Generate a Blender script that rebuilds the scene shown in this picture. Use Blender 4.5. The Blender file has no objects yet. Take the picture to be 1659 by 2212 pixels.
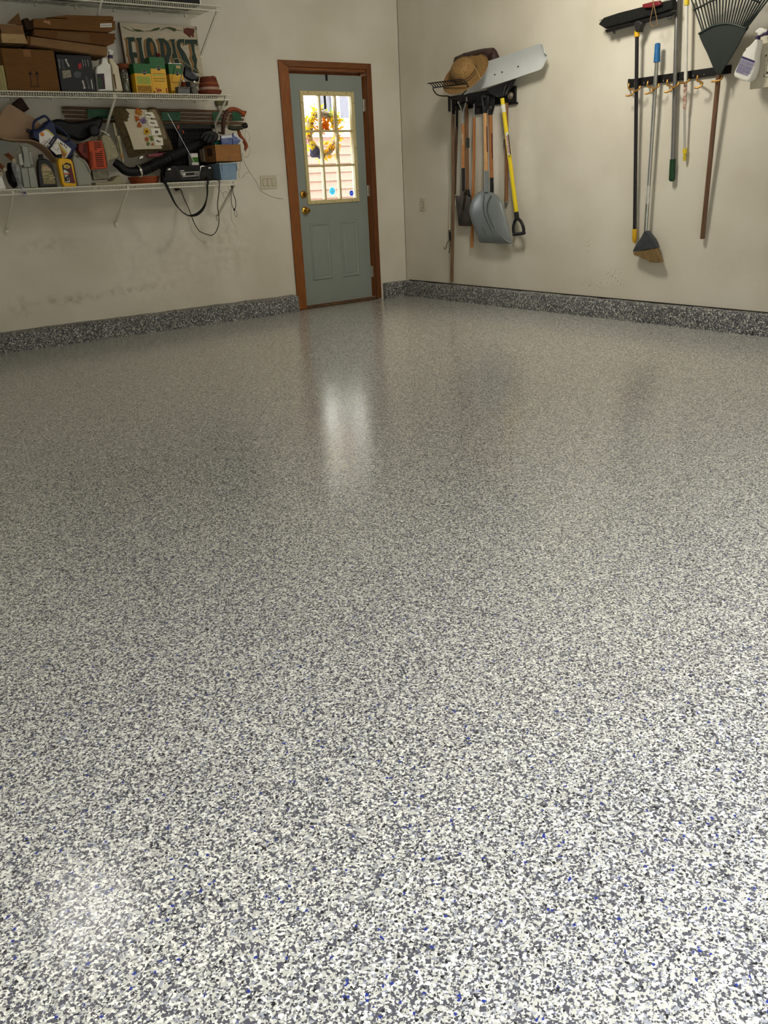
import bpy, bmesh, math, random
from mathutils import Vector as V, Matrix
C = bpy.context.scene.collection
scene = bpy.context.scene
random.seed(7)

# ------------------------------------------------------------------ camera
W, H = 1659, 2212
FPX = 1835.55
CAM = V((-5.6998, -7.3585, 1.1202))
PITCH, YAW, ROLL = 0.368345, 0.619969, -0.0495446
FWD = V((math.cos(PITCH)*math.sin(YAW), math.cos(PITCH)*math.cos(YAW), -math.sin(PITCH)))
_r = V((math.cos(YAW), -math.sin(YAW), 0)); _u = _r.cross(FWD)
RGT = _r*math.cos(ROLL) + _u*math.sin(ROLL)
UPV = -_r*math.sin(ROLL) + _u*math.cos(ROLL)
cd = bpy.data.cameras.new('camera'); cam = bpy.data.objects.new('camera', cd); C.objects.link(cam)
cd.sensor_fit = 'HORIZONTAL'; cd.sensor_width = 36; cd.lens = FPX/W*36; cd.clip_start = 0.02; cd.clip_end = 200
m = Matrix((RGT, UPV, -FWD)).transposed().to_4x4(); m.translation = CAM
cam.matrix_world = m
scene.camera = cam

# ------------------------------------------------------------------ sky, lamps, exposure
wd = bpy.data.worlds.new('sky'); scene.world = wd; wd.use_nodes = True
bg = wd.node_tree.nodes['Background']
bg.inputs['Color'].default_value = (0.93, 0.96, 1.0, 1); bg.inputs['Strength'].default_value = 12.2

def area(name, loc, sx, sy, power, col, rot=(0, 0, 0), portal=False):
    l = bpy.data.lights.new(name, 'AREA'); l.shape = 'RECTANGLE'; l.size = sx; l.size_y = sy
    l.energy = power; l.color = col
    o = bpy.data.objects.new(name, l); o.location = loc; o.rotation_euler = rot; C.objects.link(o)
    if portal: l.cycles.is_portal = True
    return o
_aim = V((.55, .38, -.74)).to_track_quat('-Z', 'Y').to_euler()      # shaded work lamp aimed at the tool corner
area('work_lamp', (-1.5, -3.15, 2.76), 0.4, 0.4, 36, (1.0, 0.95, 0.84), _aim)
area('ceiling_lamp', (-4.95, -3.05, 2.9), 0.45, 0.45, 6, (1.0, 0.97, 0.92))
area('garage_opening_daylight', (-4.1, -8.3, 1.08), 5.2, 2.16, 1, (1, 1, 1), (math.radians(90), 0, 0), portal=True)
vs = scene.view_settings
scene.display_settings.display_device = 'sRGB'
vs.view_transform = 'Standard'; vs.look = 'None'; vs.gamma = 1; vs.use_curve_mapping = False
vs.exposure = 0.0

# ------------------------------------------------------------------ projecting picture points on real planes
def ray(u, v):
    return FWD + RGT*((u - W/2)/FPX) - UPV*((v - H/2)/FPX)
def PA(u, v, Y):
    "point of the plane y = Y (parallel to the left wall)"
    d = ray(u, v); return CAM + d*((Y - CAM.y)/d.y)
def PB(u, v, X):
    "point of the plane x = X (parallel to the right wall)"
    d = ray(u, v); return CAM + d*((X - CAM.x)/d.x)
def zoomer(x0, y0, s):
    return lambda X, Y: (x0 + X/s, y0 + Y/s)
Z1 = zoomer(0, 0, 5.925); Z2 = zoomer(230, 0, 5.925); Z3 = zoomer(0, 200, 5.925)
Z4 = zoomer(140, 200, 6.9125); Z5 = zoomer(330, 200, 6.9125); Z6 = zoomer(340, 380, 8.295)
ZS = zoomer(240, 30, 8.295); ZD = zoomer(590, 110, 6.504); ZE = zoomer(600, 380, 6.636)
ZW = zoomer(440, 340, 8.295); ZR = zoomer(360, 220, 8.295)
B3 = zoomer(900, 80, 5.53); B4 = zoomer(930, 200, 7.541); B5 = zoomer(930, 380, 7.541)
B6 = zoomer(1280, 0, 4.377); B7 = zoomer(1330, 150, 6.144); B8 = zoomer(1330, 340, 6.144); B9 = zoomer(1460, 0, 8.337)
ID = lambda X, Y: (X, Y)
def pa(z, pts, Y): return [PA(*z(*p), Y) for p in pts]
def pb(z, pts, X): return [PB(*z(*p), X) for p in pts]

# ------------------------------------------------------------------ mesh builder
def smooth(pts, k=6):
    pts = [V(p) for p in pts]; n = len(pts)
    if n < 3: return pts
    out = []
    for i in range(n-1):
        p0 = pts[max(i-1, 0)]; p1 = pts[i]; p2 = pts[i+1]; p3 = pts[min(i+2, n-1)]
        for j in range(k):
            t = j/k
            out.append(0.5*((2*p1) + (p2-p0)*t + (2*p0-5*p1+4*p2-p3)*t*t + (3*p1-p0-3*p2+p3)*t**3))
    out.append(pts[-1]); return out
def smooth_closed(pts, k=4):
    pts = [V(p) for p in pts]; n = len(pts); out = []
    for i in range(n):
        p0, p1, p2, p3 = pts[i-1], pts[i], pts[(i+1) % n], pts[(i+2) % n]
        for j in range(k):
            t = j/k
            out.append(0.5*((2*p1) + (p2-p0)*t + (2*p0-5*p1+4*p2-p3)*t*t + (3*p1-p0-3*p2+p3)*t**3))
    return out
def lerp(a, b, t): return a + (b-a)*t

class MB:
    def __init__(s): s.v = []; s.f = []; s.caps = set()
    def add(s, vs, fs):
        b = len(s.v); s.v += [V(p) for p in vs]; s.f += [tuple(b+i for i in f) for f in fs]; return s
    def box(s, lo, hi, M=None, bevel=0):
        lo = V(lo); hi = V(hi); b = min(bevel, *(abs(hi[i]-lo[i])*0.45 for i in range(3))) if bevel else 0
        if b:
            pts = []
            for a in range(3):
                for sx in (0, 1):
                    for sy in (0, 1):
                        for sz in (0, 1):
                            q = [(hi if (sx, sy, sz)[i] else lo)[i] + (0 if i == a else (-b if (sx, sy, sz)[i] else b)) for i in range(3)]
                            pts.append(V(q))
            bm = bmesh.new()
            for p in pts: bm.verts.new(p)
            r = bmesh.ops.convex_hull(bm, input=bm.verts[:])
            bm.verts.index_update()
            vs = [v.co.copy() for v in bm.verts]; fs = [[v.index for v in f.verts] for f in bm.faces]; bm.free()
        else:
            vs = [V((x, y, z)) for x in (lo.x, hi.x) for y in (lo.y, hi.y) for z in (lo.z, hi.z)]
            fs = [(0, 1, 3, 2), (4, 6, 7, 5), (0, 4, 5, 1), (2, 3, 7, 6), (0, 2, 6, 4), (1, 5, 7, 3)]
        if M: vs = [M @ p for p in vs]
        return s.add(vs, fs)
    def prism(s, front, off, bevel=0, back_scale=1.0):
        "front: outline of world points; off: vector to the back; bevel rounds the rims"
        front = [V(p) for p in front]; off = V(off); n = len(front)
        nrm = V((0, 0, 0))
        for i in range(n):
            nrm += front[i].cross(front[(i+1) % n])
        nrm.normalize()
        c = sum(front, V((0, 0, 0)))/n
        def inset(d):
            out = []
            for i in range(n):
                a, p, q = front[i-1], front[i], front[(i+1) % n]
                e1 = (p-a).normalized(); e2 = (q-p).normalized()
                n1 = nrm.cross(e1); n2 = nrm.cross(e2); h = n1+n2
                if h.length < 1e-6: h = n1
                h.normalize(); k = max(h.dot(n1), 0.5)
                out.append(p + h*(d/k))
            return out
        L = off.length; dr = off.normalized(); rings = []
        if bevel:
            b = min(bevel, L*0.45)
            steps = [(b, 0), (b*0.3, b*0.3), (0, b)]
            for d, t in steps: rings.append([p + dr*t for p in inset(d)])
            for d, t in reversed(steps): rings.append([c+off*1 + (p - c)*back_scale - dr*t for p in inset(d)])
        else:
            rings = [front, [c + off + (p-c)*back_scale for p in front]]
        vs = [p for r in rings for p in r]; fs = [tuple(range(n)), tuple(reversed(range(len(vs)-n, len(vs))))]
        s.caps |= {len(s.f), len(s.f)+1}
        for k in range(len(rings)-1):
            for i in range(n):
                j = (i+1) % n
                fs.append((k*n+i, (k+1)*n+i, (k+1)*n+j, k*n+j))
        return s.add(vs, fs)
    def tube(s, pts, r, n=8, caps=True, flat=None):
        "flat: (vector, factor) squeezes the section along the vector"
        pts = [V(p) for p in pts]; m = len(pts); rs = r if isinstance(r, (list, tuple)) else [r]*m
        t0 = (pts[1]-pts[0]).normalized(); a = t0.orthogonal().normalized(); vs = []
        for i in range(m):
            t = (pts[min(i+1, m-1)]-pts[max(i-1, 0)])
            t = t.normalized() if t.length > 1e-9 else t0
            a = (a - t*a.dot(t)); a = a.normalized() if a.length > 1e-6 else t.orthogonal().normalized()
            b = t.cross(a)
            for k in range(n):
                w = 2*math.pi*k/n; d = (a*math.cos(w)+b*math.sin(w))*rs[i]
                if flat: d = d - flat[0]*(d.dot(flat[0])*(1-flat[1]))
                vs.append(pts[i]+d)
        fs = []
        for i in range(m-1):
            for k in range(n):
                j = (k+1) % n; fs.append((i*n+k, i*n+j, (i+1)*n+j, (i+1)*n+k))
        if caps: fs += [tuple(reversed(range(n))), tuple(range((m-1)*n, m*n))]
        return s.add(vs, fs)
    def lathe(s, prof, O, axis=(0, 0, 1), n=24, sx=None, squash=1.0):
        O = V(O); axis = V(axis).normalized(); a = V(sx) if sx else axis.orthogonal(); a = (a-axis*a.dot(axis)).normalized(); b = axis.cross(a)
        vs = []; fs = []; m = len(prof)
        for r, h in prof:
            for k in range(n):
                w = 2*math.pi*k/n; vs.append(O+axis*h+a*(r*math.cos(w))+b*(r*math.sin(w)*squash))
        for i in range(m-1):
            for k in range(n):
                j = (k+1) % n; fs.append((i*n+k, i*n+j, (i+1)*n+j, (i+1)*n+k))
        if prof[0][0] > 1e-5: fs.append(tuple(reversed(range(n))))
        if prof[-1][0] > 1e-5: fs.append(tuple(range((m-1)*n, m*n)))
        return s.add(vs, fs)
    def loft(s, curves, off=None):
        "surface through equally long curves; off gives it thickness"
        m = len(curves); n = len(curves[0]); vs = [V(p) for c in curves for p in c]; fs = []
        for i in range(m-1):
            for k in range(n-1):
                fs.append((i*n+k, i*n+k+1, (i+1)*n+k+1, (i+1)*n+k))
        if off is not None:
            N = len(vs); off = V(off); vs += [p+off for p in vs]
            fs += [tuple(N+i for i in reversed(f)) for f in fs[:]]
            edge = [k for k in range(n)] + [i*n+n-1 for i in range(1, m)] + [(m-1)*n+k for k in range(n-2, -1, -1)] + [i*n for i in range(m-2, 0, -1)]
            L = len(edge)
            for i in range(L):
                a, b = edge[i], edge[(i+1) % L]; fs.append((b, a, a+N, b+N))
        return s.add(vs, fs)
    def ball(s, c, r, n=10, m=6, jit=0, rnd=None):
        c = V(c); r = V((r, r, r)) if not hasattr(r, '__len__') else V(r); vs = []; fs = []
        for i in range(m+1):
            ph = math.pi*i/m
            for k in range(n):
                w = 2*math.pi*k/n; q = 1 + (rnd.uniform(-jit, jit) if jit and 0 < i < m else 0)
                vs.append(c+V((r.x*math.sin(ph)*math.cos(w)*q, r.y*math.sin(ph)*math.sin(w)*q, r.z*math.cos(ph)*q)))
        for i in range(m):
            for k in range(n):
                j = (k+1) % n; fs.append((i*n+k, (i+1)*n+k, (i+1)*n+j, i*n+j))
        return s.add(vs, fs)
    def disc(s, c, ex, ey, r, n=20, th=0.001, r2=None):
        c = V(c); ex = V(ex).normalized(); ey = V(ey).normalized(); r2 = r2 or r
        pts = [c+ex*(r*math.cos(2*math.pi*k/n))+ey*(r2*math.sin(2*math.pi*k/n)) for k in range(n)]
        return s.prism(pts, -ex.cross(ey)*th)
    def text(s, txt, O, ex, ey, size, align='CENTER', xs=1.0, th=0.0006, shear=0, bold=0):
        cu = bpy.data.curves.new('t', 'FONT'); cu.body = txt; cu.size = size; cu.align_x = align; cu.align_y = 'CENTER'
        cu.extrude = th/2; cu.shear = shear; cu.offset = bold; cu.resolution_u = 3
        ob = bpy.data.objects.new('t', cu); me = bpy.data.meshes.new_from_object(ob)
        ex = V(ex).normalized(); ey = V(ey).normalized(); ez = ex.cross(ey); O = V(O)
        s.add([O+ex*(v.co.x*xs)+ey*v.co.y+ez*v.co.z for v in me.vertices], [tuple(p.vertices) for p in me.polygons])
        bpy.data.meshes.remove(me); bpy.data.objects.remove(ob); bpy.data.curves.remove(cu)
        return s

# ------------------------------------------------------------------ objects
ORG = {}
def tag(o, label=None, cat=None, group=None, kind=None):
    if label: o['label'] = label
    if cat: o['category'] = cat
    if group: o['group'] = group
    if kind: o['kind'] = kind
    return o
def thing(name, label, cat, loc, group=None):
    o = bpy.data.objects.new(name, None); C.objects.link(o); o.empty_display_size = 0.05
    o.location = V(loc); ORG[o.name] = V(loc); return tag(o, label, cat, group)
def obj(name, mb, mat, parent=None, label=None, cat=None, group=None, kind=None, flat=False, angle=40):
    lo = V([min(p[i] for p in mb.v) for i in range(3)]); hi = V([max(p[i] for p in mb.v) for i in range(3)])
    c = (lo+hi)/2
    if parent is None: c.z = lo.z
    me = bpy.data.meshes.new(name); me.from_pydata([p-c for p in mb.v], [], mb.f)
    bm = bmesh.new(); bm.from_mesh(me); bmesh.ops.recalc_face_normals(bm, faces=bm.faces); bm.to_mesh(me); bm.free()
    if not flat:
        me.shade_smooth(); me.set_sharp_from_angle(angle=math.radians(angle))
        for i, p in enumerate(me.polygons):
            if i in mb.caps or len(p.vertices) > 6: p.use_smooth = False
    me.materials.append(mat)
    o = bpy.data.objects.new(name, me); C.objects.link(o)
    if parent is not None:
        o.parent = parent; o.location = c-ORG[parent.name]
    else: o.location = c
    ORG[o.name] = c
    return tag(o, label, cat, group, kind)

# ------------------------------------------------------------------ materials
def lin(c):
    return tuple((x/255/12.92 if x/255 <= 0.04045 else ((x/255+0.055)/1.055)**2.4) for x in c) + (1,)
_m = {}
def newmat(name):
    mt = bpy.data.materials.new(name); mt.use_nodes = True; nt = mt.node_tree
    return mt, nt, nt.nodes['Principled BSDF'], nt.nodes.new
def M(name, rgb, rough=0.55, metal=0, var=0.10, scale=25, bump=0.0, stretch=None, rgb2=None, coat=0, spec=0.35, trans=0, alpha=1):
    "plain procedural surface: two close tones mixed by noise, slight relief"
    if name in _m: return _m[name]
    mt, nt, b, new = newmat(name)
    tc = new('ShaderNodeTexCoord'); mp = new('ShaderNodeMapping'); nz = new('ShaderNodeTexNoise'); mx = new('ShaderNodeMix'); mx.data_type = 'RGBA'
    if stretch: mp.inputs['Scale'].default_value = stretch
    nz.inputs['Scale'].default_value = scale; nz.inputs['Detail'].default_value = 4
    c = lin(rgb); c2 = lin(rgb2) if rgb2 else tuple(max(x*(1-var*2.2), 0) for x in c[:3])+(1,)
    mx.inputs['A'].default_value = c; mx.inputs['B'].default_value = c2
    rm = new('ShaderNodeMapRange'); rm.inputs['From Min'].default_value = 0.35; rm.inputs['From Max'].default_value = 0.7
    L = nt.links.new
    L(tc.outputs['Object'], mp.inputs['Vector']); L(mp.outputs['Vector'], nz.inputs['Vector'])
    L(nz.outputs['Fac'], rm.inputs['Value']); L(rm.outputs['Result'], mx.inputs['Factor']); L(mx.outputs['Result'], b.inputs['Base Color'])
    b.inputs['Roughness'].default_value = rough; b.inputs['Metallic'].default_value = metal
    b.inputs['Coat Weight'].default_value = coat; b.inputs['Specular IOR Level'].default_value = spec
    b.inputs['Transmission Weight'].default_value = trans; b.inputs['Alpha'].default_value = alpha
    if bump:
        bp = new('ShaderNodeBump'); bp.inputs['Strength'].default_value = bump; bp.inputs['Distance'].default_value = 0.004
        L(nz.outputs['Fac'], bp.inputs['Height']); L(bp.outputs['Normal'], b.inputs['Normal'])
    _m[name] = mt; return mt
def flakes(name, rough, coat, coat_rough, bump, scale=300.0, dark=0):
    "epoxy floor: chips of many greys, a few black and blue, under a clear coat"
    mt, nt, b, new = newmat(name); L = nt.links.new
    tc = new('ShaderNodeTexCoord'); nz = new('ShaderNodeTexNoise'); nz.inputs['Scale'].default_value = 420; nz.inputs['Detail'].default_value = 1
    sub = new('ShaderNodeVectorMath'); sub.operation = 'SUBTRACT'; sub.inputs[1].default_value = (.5, .5, .5)
    scl = new('ShaderNodeVectorMath'); scl.operation = 'SCALE'; scl.inputs['Scale'].default_value = 0.003
    addv = new('ShaderNodeVectorMath'); addv.operation = 'ADD'
    L(tc.outputs['Object'], nz.inputs['Vector']); L(nz.outputs['Color'], sub.inputs[0]); L(sub.outputs[0], scl.inputs[0])
    L(tc.outputs['Object'], addv.inputs[0]); L(scl.outputs[0], addv.inputs[1])
    def layer(sc, stops):
        vo = new('ShaderNodeTexVoronoi'); vo.inputs['Scale'].default_value = sc; vo.inputs['Randomness'].default_value = 1
        L(addv.outputs[0], vo.inputs['Vector'])
        se = new('ShaderNodeSeparateColor'); L(vo.outputs['Color'], se.inputs[0])
        rp = new('ShaderNodeValToRGB'); rp.color_ramp.interpolation = 'CONSTANT'
        e = rp.color_ramp.elements
        e[0].position = 0; e[0].color = lin(stops[0][1]); e[1].position = stops[1][0]; e[1].color = lin(stops[1][1])
        for p, c in stops[2:]:
            x = e.new(p); x.color = lin(c)
        L(se.outputs[0], rp.inputs[0]); return se, rp
    if dark:
        A1 = [(0, (70, 70, 74)), (.45, (54, 54, 58)), (.58, (120, 119, 114)), (.74, (160, 158, 150)), (.9, (214, 211, 200)), (.985, (88, 96, 130))]
        A2 = [(0, (206, 204, 194)), (.16, (150, 149, 142)), (.36, (76, 76, 82)), (.83, (30, 30, 34)), (.9, (40, 56, 120)), (.91, (130, 130, 134))]
    else:
        A1 = [(0, (80, 80, 88)), (.26, (58, 58, 64)), (.38, (138, 137, 134)), (.50, (194, 192, 180)), (.76, (238, 235, 222)), (.985, (96, 106, 150))]
        A2 = [(0, (242, 240, 228)), (.25, (200, 198, 186)), (.52, (84, 84, 92)), (.82, (28, 28, 32)), (.865, (34, 54, 140)), (.88, (160, 162, 170))]
    s1, r1 = layer(scale*1.25, A1)
    s2, r2 = layer(scale*0.72, A2)
    gt = new('ShaderNodeMath'); gt.operation = 'GREATER_THAN'; gt.inputs[1].default_value = 0.52; L(s2.outputs[1], gt.inputs[0])
    mx = new('ShaderNodeMix'); mx.data_type = 'RGBA'; L(gt.outputs[0], mx.inputs['Factor']); L(r1.outputs[0], mx.inputs['A']); L(r2.outputs[0], mx.inputs['B'])
    L(mx.outputs['Result'], b.inputs['Base Color'])
    bp = new('ShaderNodeBump'); bp.inputs['Strength'].default_value = bump; bp.inputs['Distance'].default_value = 0.002
    L(s1.outputs[2], bp.inputs['Height']); L(bp.outputs['Normal'], b.inputs['Normal'])
    n2 = new('ShaderNodeTexNoise'); n2.inputs['Scale'].default_value = 90; n2.inputs['Detail'].default_value = 2
    b2 = new('ShaderNodeBump'); b2.inputs['Strength'].default_value = 0.10; b2.inputs['Distance'].default_value = 0.002
    L(tc.outputs['Object'], n2.inputs['Vector']); L(n2.outputs['Fac'], b2.inputs['Height']); L(b2.outputs['Normal'], b.inputs['Coat Normal'])
    b.inputs['Roughness'].default_value = rough; b.inputs['Coat Weight'].default_value = coat; b.inputs['Coat Roughness'].default_value = coat_rough
    b.inputs['Specular IOR Level'].default_value = 0.3
    _m[name] = mt; return mt
def wallpaint(name, stains):
    "cream wall paint with roller relief, faint smudges and stains at their own places (x/y/z, radius, colour, strength, dots)"
    mt, nt, b, new = newmat(name); L = nt.links.new
    geo = new('ShaderNodeNewGeometry')
    n1 = new('ShaderNodeTexNoise'); n1.inputs['Scale'].default_value = 1.6; n1.inputs['Detail'].default_value = 5
    L(geo.outputs['Position'], n1.inputs['Vector'])
    mx = new('ShaderNodeMix'); mx.data_type = 'RGBA'; mx.inputs['A'].default_value = lin((212, 206, 190)); mx.inputs['B'].default_value = lin((200, 193, 175))
    rm = new('ShaderNodeMapRange'); rm.inputs['From Min'].default_value = .4; rm.inputs['From Max'].default_value = .66
    L(n1.outputs['Fac'], rm.inputs['Value']); L(rm.outputs['Result'], mx.inputs['Factor'])
    cur = mx.outputs['Result']
    for (p, rad, col, st, dots) in stains:
        d = new('ShaderNodeVectorMath'); d.operation = 'SUBTRACT'; d.inputs[1].default_value = p; L(geo.outputs['Position'], d.inputs[0])
        sc = new('ShaderNodeVectorMath'); sc.operation = 'DIVIDE'; sc.inputs[1].default_value = rad; L(d.outputs[0], sc.inputs[0])
        ln = new('ShaderNodeVectorMath'); ln.operation = 'LENGTH'; L(sc.outputs[0], ln.inputs[0])
        r = new('ShaderNodeMapRange'); r.inputs['From Min'].default_value = 1; r.inputs['From Max'].default_value = .2
        L(ln.outputs['Value'], r.inputs['Value'])
        nz = new('ShaderNodeTexNoise'); nz.inputs['Scale'].default_value = 70 if dots else 14; nz.inputs['Detail'].default_value = 2 if dots else 5
        L(geo.outputs['Position'], nz.inputs['Vector'])
        q = new('ShaderNodeMapRange'); q.inputs['From Min'].default_value = .60 if dots else .42; q.inputs['From Max'].default_value = .66 if dots else .7
        q.inputs['To Max'].default_value = st; L(nz.outputs['Fac'], q.inputs['Value'])
        mu = new('ShaderNodeMath'); mu.operation = 'MULTIPLY'; L(r.outputs['Result'], mu.inputs[0]); L(q.outputs['Result'], mu.inputs[1])
        m2 = new('ShaderNodeMix'); m2.data_type = 'RGBA'; L(mu.outputs[0], m2.inputs['Factor']); L(cur, m2.inputs['A']); m2.inputs['B'].default_value = lin(col)
        cur = m2.outputs['Result']
    L(cur, b.inputs['Base Color']); b.inputs['Roughness'].default_value = 0.6; b.inputs['Specular IOR Level'].default_value = 0.3
    n3 = new('ShaderNodeTexNoise'); n3.inputs['Scale'].default_value = 9; n3.inputs['Detail'].default_value = 8; L(geo.outputs['Position'], n3.inputs['Vector'])
    bp = new('ShaderNodeBump'); bp.inputs['Strength'].default_value = .12; bp.inputs['Distance'].default_value = .01
    L(n3.outputs['Fac'], bp.inputs['Height']); L(bp.outputs['Normal'], b.inputs['Normal'])
    return mt
def wood(name, c1, c2, axis=2, rough=0.45, coat=0.2):
    st = [14, 14, 14]; st[axis] = 1.2
    return M(name, c1, rough, 0, 0.1, 6, 0.05, stretch=tuple(st), rgb2=c2, coat=coat)
def card(name, rgb, rgb2=None):
    return M(name, rgb, 0.85, 0, 0.08, 12, 0.04, stretch=(1, 1, 3), rgb2=rgb2, spec=0.2)
def glass(name, tint=(1, 1, 1), rough=0.02):
    mt = bpy.data.materials.new(name); mt.use_nodes = True; nt = mt.node_tree; nt.nodes.clear(); new = nt.nodes.new; L = nt.links.new
    out = new('ShaderNodeOutputMaterial'); t = new('ShaderNodeBsdfTransparent'); t.inputs['Color'].default_value = tint+(1,)
    g = new('ShaderNodeBsdfGlossy'); g.inputs['Roughness'].default_value = rough
    nz = new('ShaderNodeTexNoise'); nz.inputs['Scale'].default_value = 12
    fr = new('ShaderNodeFresnel'); fr.inputs['IOR'].default_value = 1.45
    bp = new('ShaderNodeBump'); bp.inputs['Strength'].default_value = .02; L(nz.outputs['Fac'], bp.inputs['Height']); L(bp.outputs['Normal'], g.inputs['Normal'])
    mx = new('ShaderNodeMixShader'); L(fr.outputs[0], mx.inputs[0]); L(t.outputs[0], mx.inputs[1]); L(g.outputs[0], mx.inputs[2]); L(mx.outputs[0], out.inputs[0])
    return mt
def thin_plastic(name, rgb, opacity, rough=.3):
    "clear bag or milky plastic: part see-through, part glossy sheet"
    mt, nt, b, new = newmat(name); L = nt.links.new
    nz = new('ShaderNodeTexNoise'); nz.inputs['Scale'].default_value = 30
    b.inputs['Base Color'].default_value = lin(rgb); b.inputs['Roughness'].default_value = rough
    rm = new('ShaderNodeMapRange'); rm.inputs['To Min'].default_value = opacity-.15; rm.inputs['To Max'].default_value = min(opacity+.15, 1)
    L(nz.outputs['Fac'], rm.inputs['Value']); L(rm.outputs['Result'], b.inputs['Alpha'])
    return mt

def leafmat(name, rgb, through=.55):
    "thin cloth leaf: half of the light passes through"
    if name in _m: return _m[name]
    mt, nt, b, new = newmat(name); L = nt.links.new
    nz = new('ShaderNodeTexNoise'); nz.inputs['Scale'].default_value = 40
    mx = new('ShaderNodeMix'); mx.data_type = 'RGBA'; mx.inputs['A'].default_value = lin(rgb); mx.inputs['B'].default_value = lin([x*.8 for x in rgb])
    L(nz.outputs['Fac'], mx.inputs['Factor']); L(mx.outputs['Result'], b.inputs['Base Color']); b.inputs['Roughness'].default_value = .7
    t = new('ShaderNodeBsdfTranslucent'); L(mx.outputs['Result'], t.inputs['Color'])
    ms = new('ShaderNodeMixShader'); ms.inputs[0].default_value = through; L(b.outputs[0], ms.inputs[1]); L(t.outputs[0], ms.inputs[2]); L(ms.outputs[0], nt.nodes['Material Output'].inputs[0])
    _m[name] = mt; return mt
# ------------------------------------------------------------------ the room
FLOOR = flakes('epoxy_flake_floor', 0.55, 1.0, 0.17, 0.08)
CURB = flakes('epoxy_flake_curb', 0.6, 0.3, 0.35, 0.5, 170.0, 1)
PL = wallpaint('left_wall_paint', [((-3.55, 0, .35), (.35, .3, .06), (110, 95, 62), .55, False), ((-3.0, 0, .36), (.5, .3, .05), (128, 112, 80), .4, False),
                                   ((-3.93, 0, .33), (.12, .3, .12), (100, 88, 62), .4, False), ((-2.6, 0, .55), (.9, .3, .5), (176, 166, 144), .35, False),
                                   ((-2.05, 0, .7), (.3, .3, .35), (168, 158, 136), .5, False), ((-3.6, 0, .78), (.35, .3, .08), (160, 150, 128), .5, False)])
PR = wallpaint('right_wall_paint', [((0, -2.72, .32), (.3, .16, .11), (96, 70, 40), .9, True), ((0, -2.52, .25), (.3, .2, .05), (96, 72, 44), .7, True),
                                    ((0, -2.45, .58), (.3, .05, .09), (70, 58, 46), .8, True), ((0, -1.6, 1.5), (.3, .7, .6), (198, 197, 184), .5, False),
                                    ((0, -3.9, .42), (.3, .5, .2), (120, 96, 70), .14, True)])
CEIL = M('ceiling_paint', (206, 202, 190), .8, 0, .04, 3)
X0, Y0, ZC = -7.6, -8.3, 3.0
DL, DR, DT = -1.345, -0.395, 2.15        # rough door opening
obj('floor', MB().box((X0, Y0-0.2, -.1), (0.16, 0.16, 0)), FLOOR, kind='structure', flat=True)
w = MB().box((X0, 0, 0), (DL, .16, ZC)).box((DR, 0, 0), (.16, .16, ZC)).box((DL, 0, DT), (DR, .16, ZC))
obj('wall_left', w, PL, kind='structure', flat=True)
obj('wall_right', MB().box((0, Y0, 0), (.16, 0, ZC)), PR, kind='structure', flat=True)
obj('wall_rear', MB().box((X0-.16, Y0-.16, 0), (-6.7, Y0, ZC)).box((-1.5, Y0-.16, 0), (.16, Y0, ZC)).box((-6.7, Y0-.16, 2.16), (-1.5, Y0, ZC)), PL, kind='structure', flat=True)
obj('wall_far', MB().box((X0-.16, Y0, 0), (X0, .16, ZC)), PL, kind='structure', flat=True)
obj('ceiling', MB().box((X0-.16, Y0-.16, ZC), (.16, .16, ZC+.1)), CEIL, kind='structure', flat=True)
obj('ground', MB().box((-30, -40, -.16), (20, Y0-.2, -.03)), M('driveway_concrete', (150, 150, 148), .9, 0, .08, 3), kind='structure', flat=True)
obj('ground', MB().box((-30, .16, -.2), (20, 14, -.12)), M('yard_gravel', (168, 160, 148), .9, 0, .12, 5), kind='structure', flat=True)

obj('unseen_sky_blocker', MB().box((-24, -19, -.2), (14, -18, 5.6)), M('sky_blocker_grey', (120, 116, 106), .8, 0, .06, 2), kind='structure', flat=True)  # unseen block added across the driveway to cut off the low sky light

def curb(name, pts_out, pts_in, zc):
    "raised, flake coated footing: a strip with an uneven top edge"
    mb = MB(); n = 60; rnd = random.Random(3)
    a0, a1 = V(pts_out[0]), V(pts_out[1]); b0, b1 = V(pts_in[0]), V(pts_in[1])
    cs = [[], [], [], []]
    for i in range(n+1):
        t = i/n; o = lerp(a0, a1, t); q = lerp(b0, b1, t); j = rnd.uniform(-.0035, .0035); k = rnd.uniform(-.003, .003)
        cs[0].append(o+V((0, 0, 0))); cs[1].append(o+V((0, 0, zc-.012+k))); cs[2].append(lerp(o, q, .18)+V((0, 0, zc-.002+j))); cs[3].append(q+V((0, 0, zc+.003+j)))
    mb.loft(cs)
    e = len(cs[0])
    mb.add([cs[k][0] for k in range(4)]+[b0], [(0, 1, 2, 3, 4)]); mb.add([cs[k][-1] for k in range(4)]+[b1], [(4, 3, 2, 1, 0)])
    obj(name, mb, CURB, kind='structure')
curb('baseboard_left', ((X0, -.097, 0), (-1.40, -.097, 0)), ((X0, 0, 0), (-1.40, 0, 0)), .152)
curb('baseboard_left', ((-.318, -.05, 0), (-.05, -.05, 0)), ((-.318, 0, 0), (0, 0, 0)), .152)
curb('baseboard_right', ((-.05, -.05, 0), (-.05, Y0, 0)), ((0, 0, 0), (0, Y0, 0)), .152)

obj('trim_8', MB().box((-.0035, -.003, .16), (-.0005, -.0005, ZC)), M('corner_crack', (96, 86, 70), .9), kind='structure', flat=True)
obj('gap_shadow_strip', MB().box((-.006, Y0, .151), (-.0005, -.05, .163)), M('drywall_gap_shade', (44, 38, 30), .9, 0, .3, 30), kind='structure', flat=True)  # dark strip painting in the shadow line below the drywall edge

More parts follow.
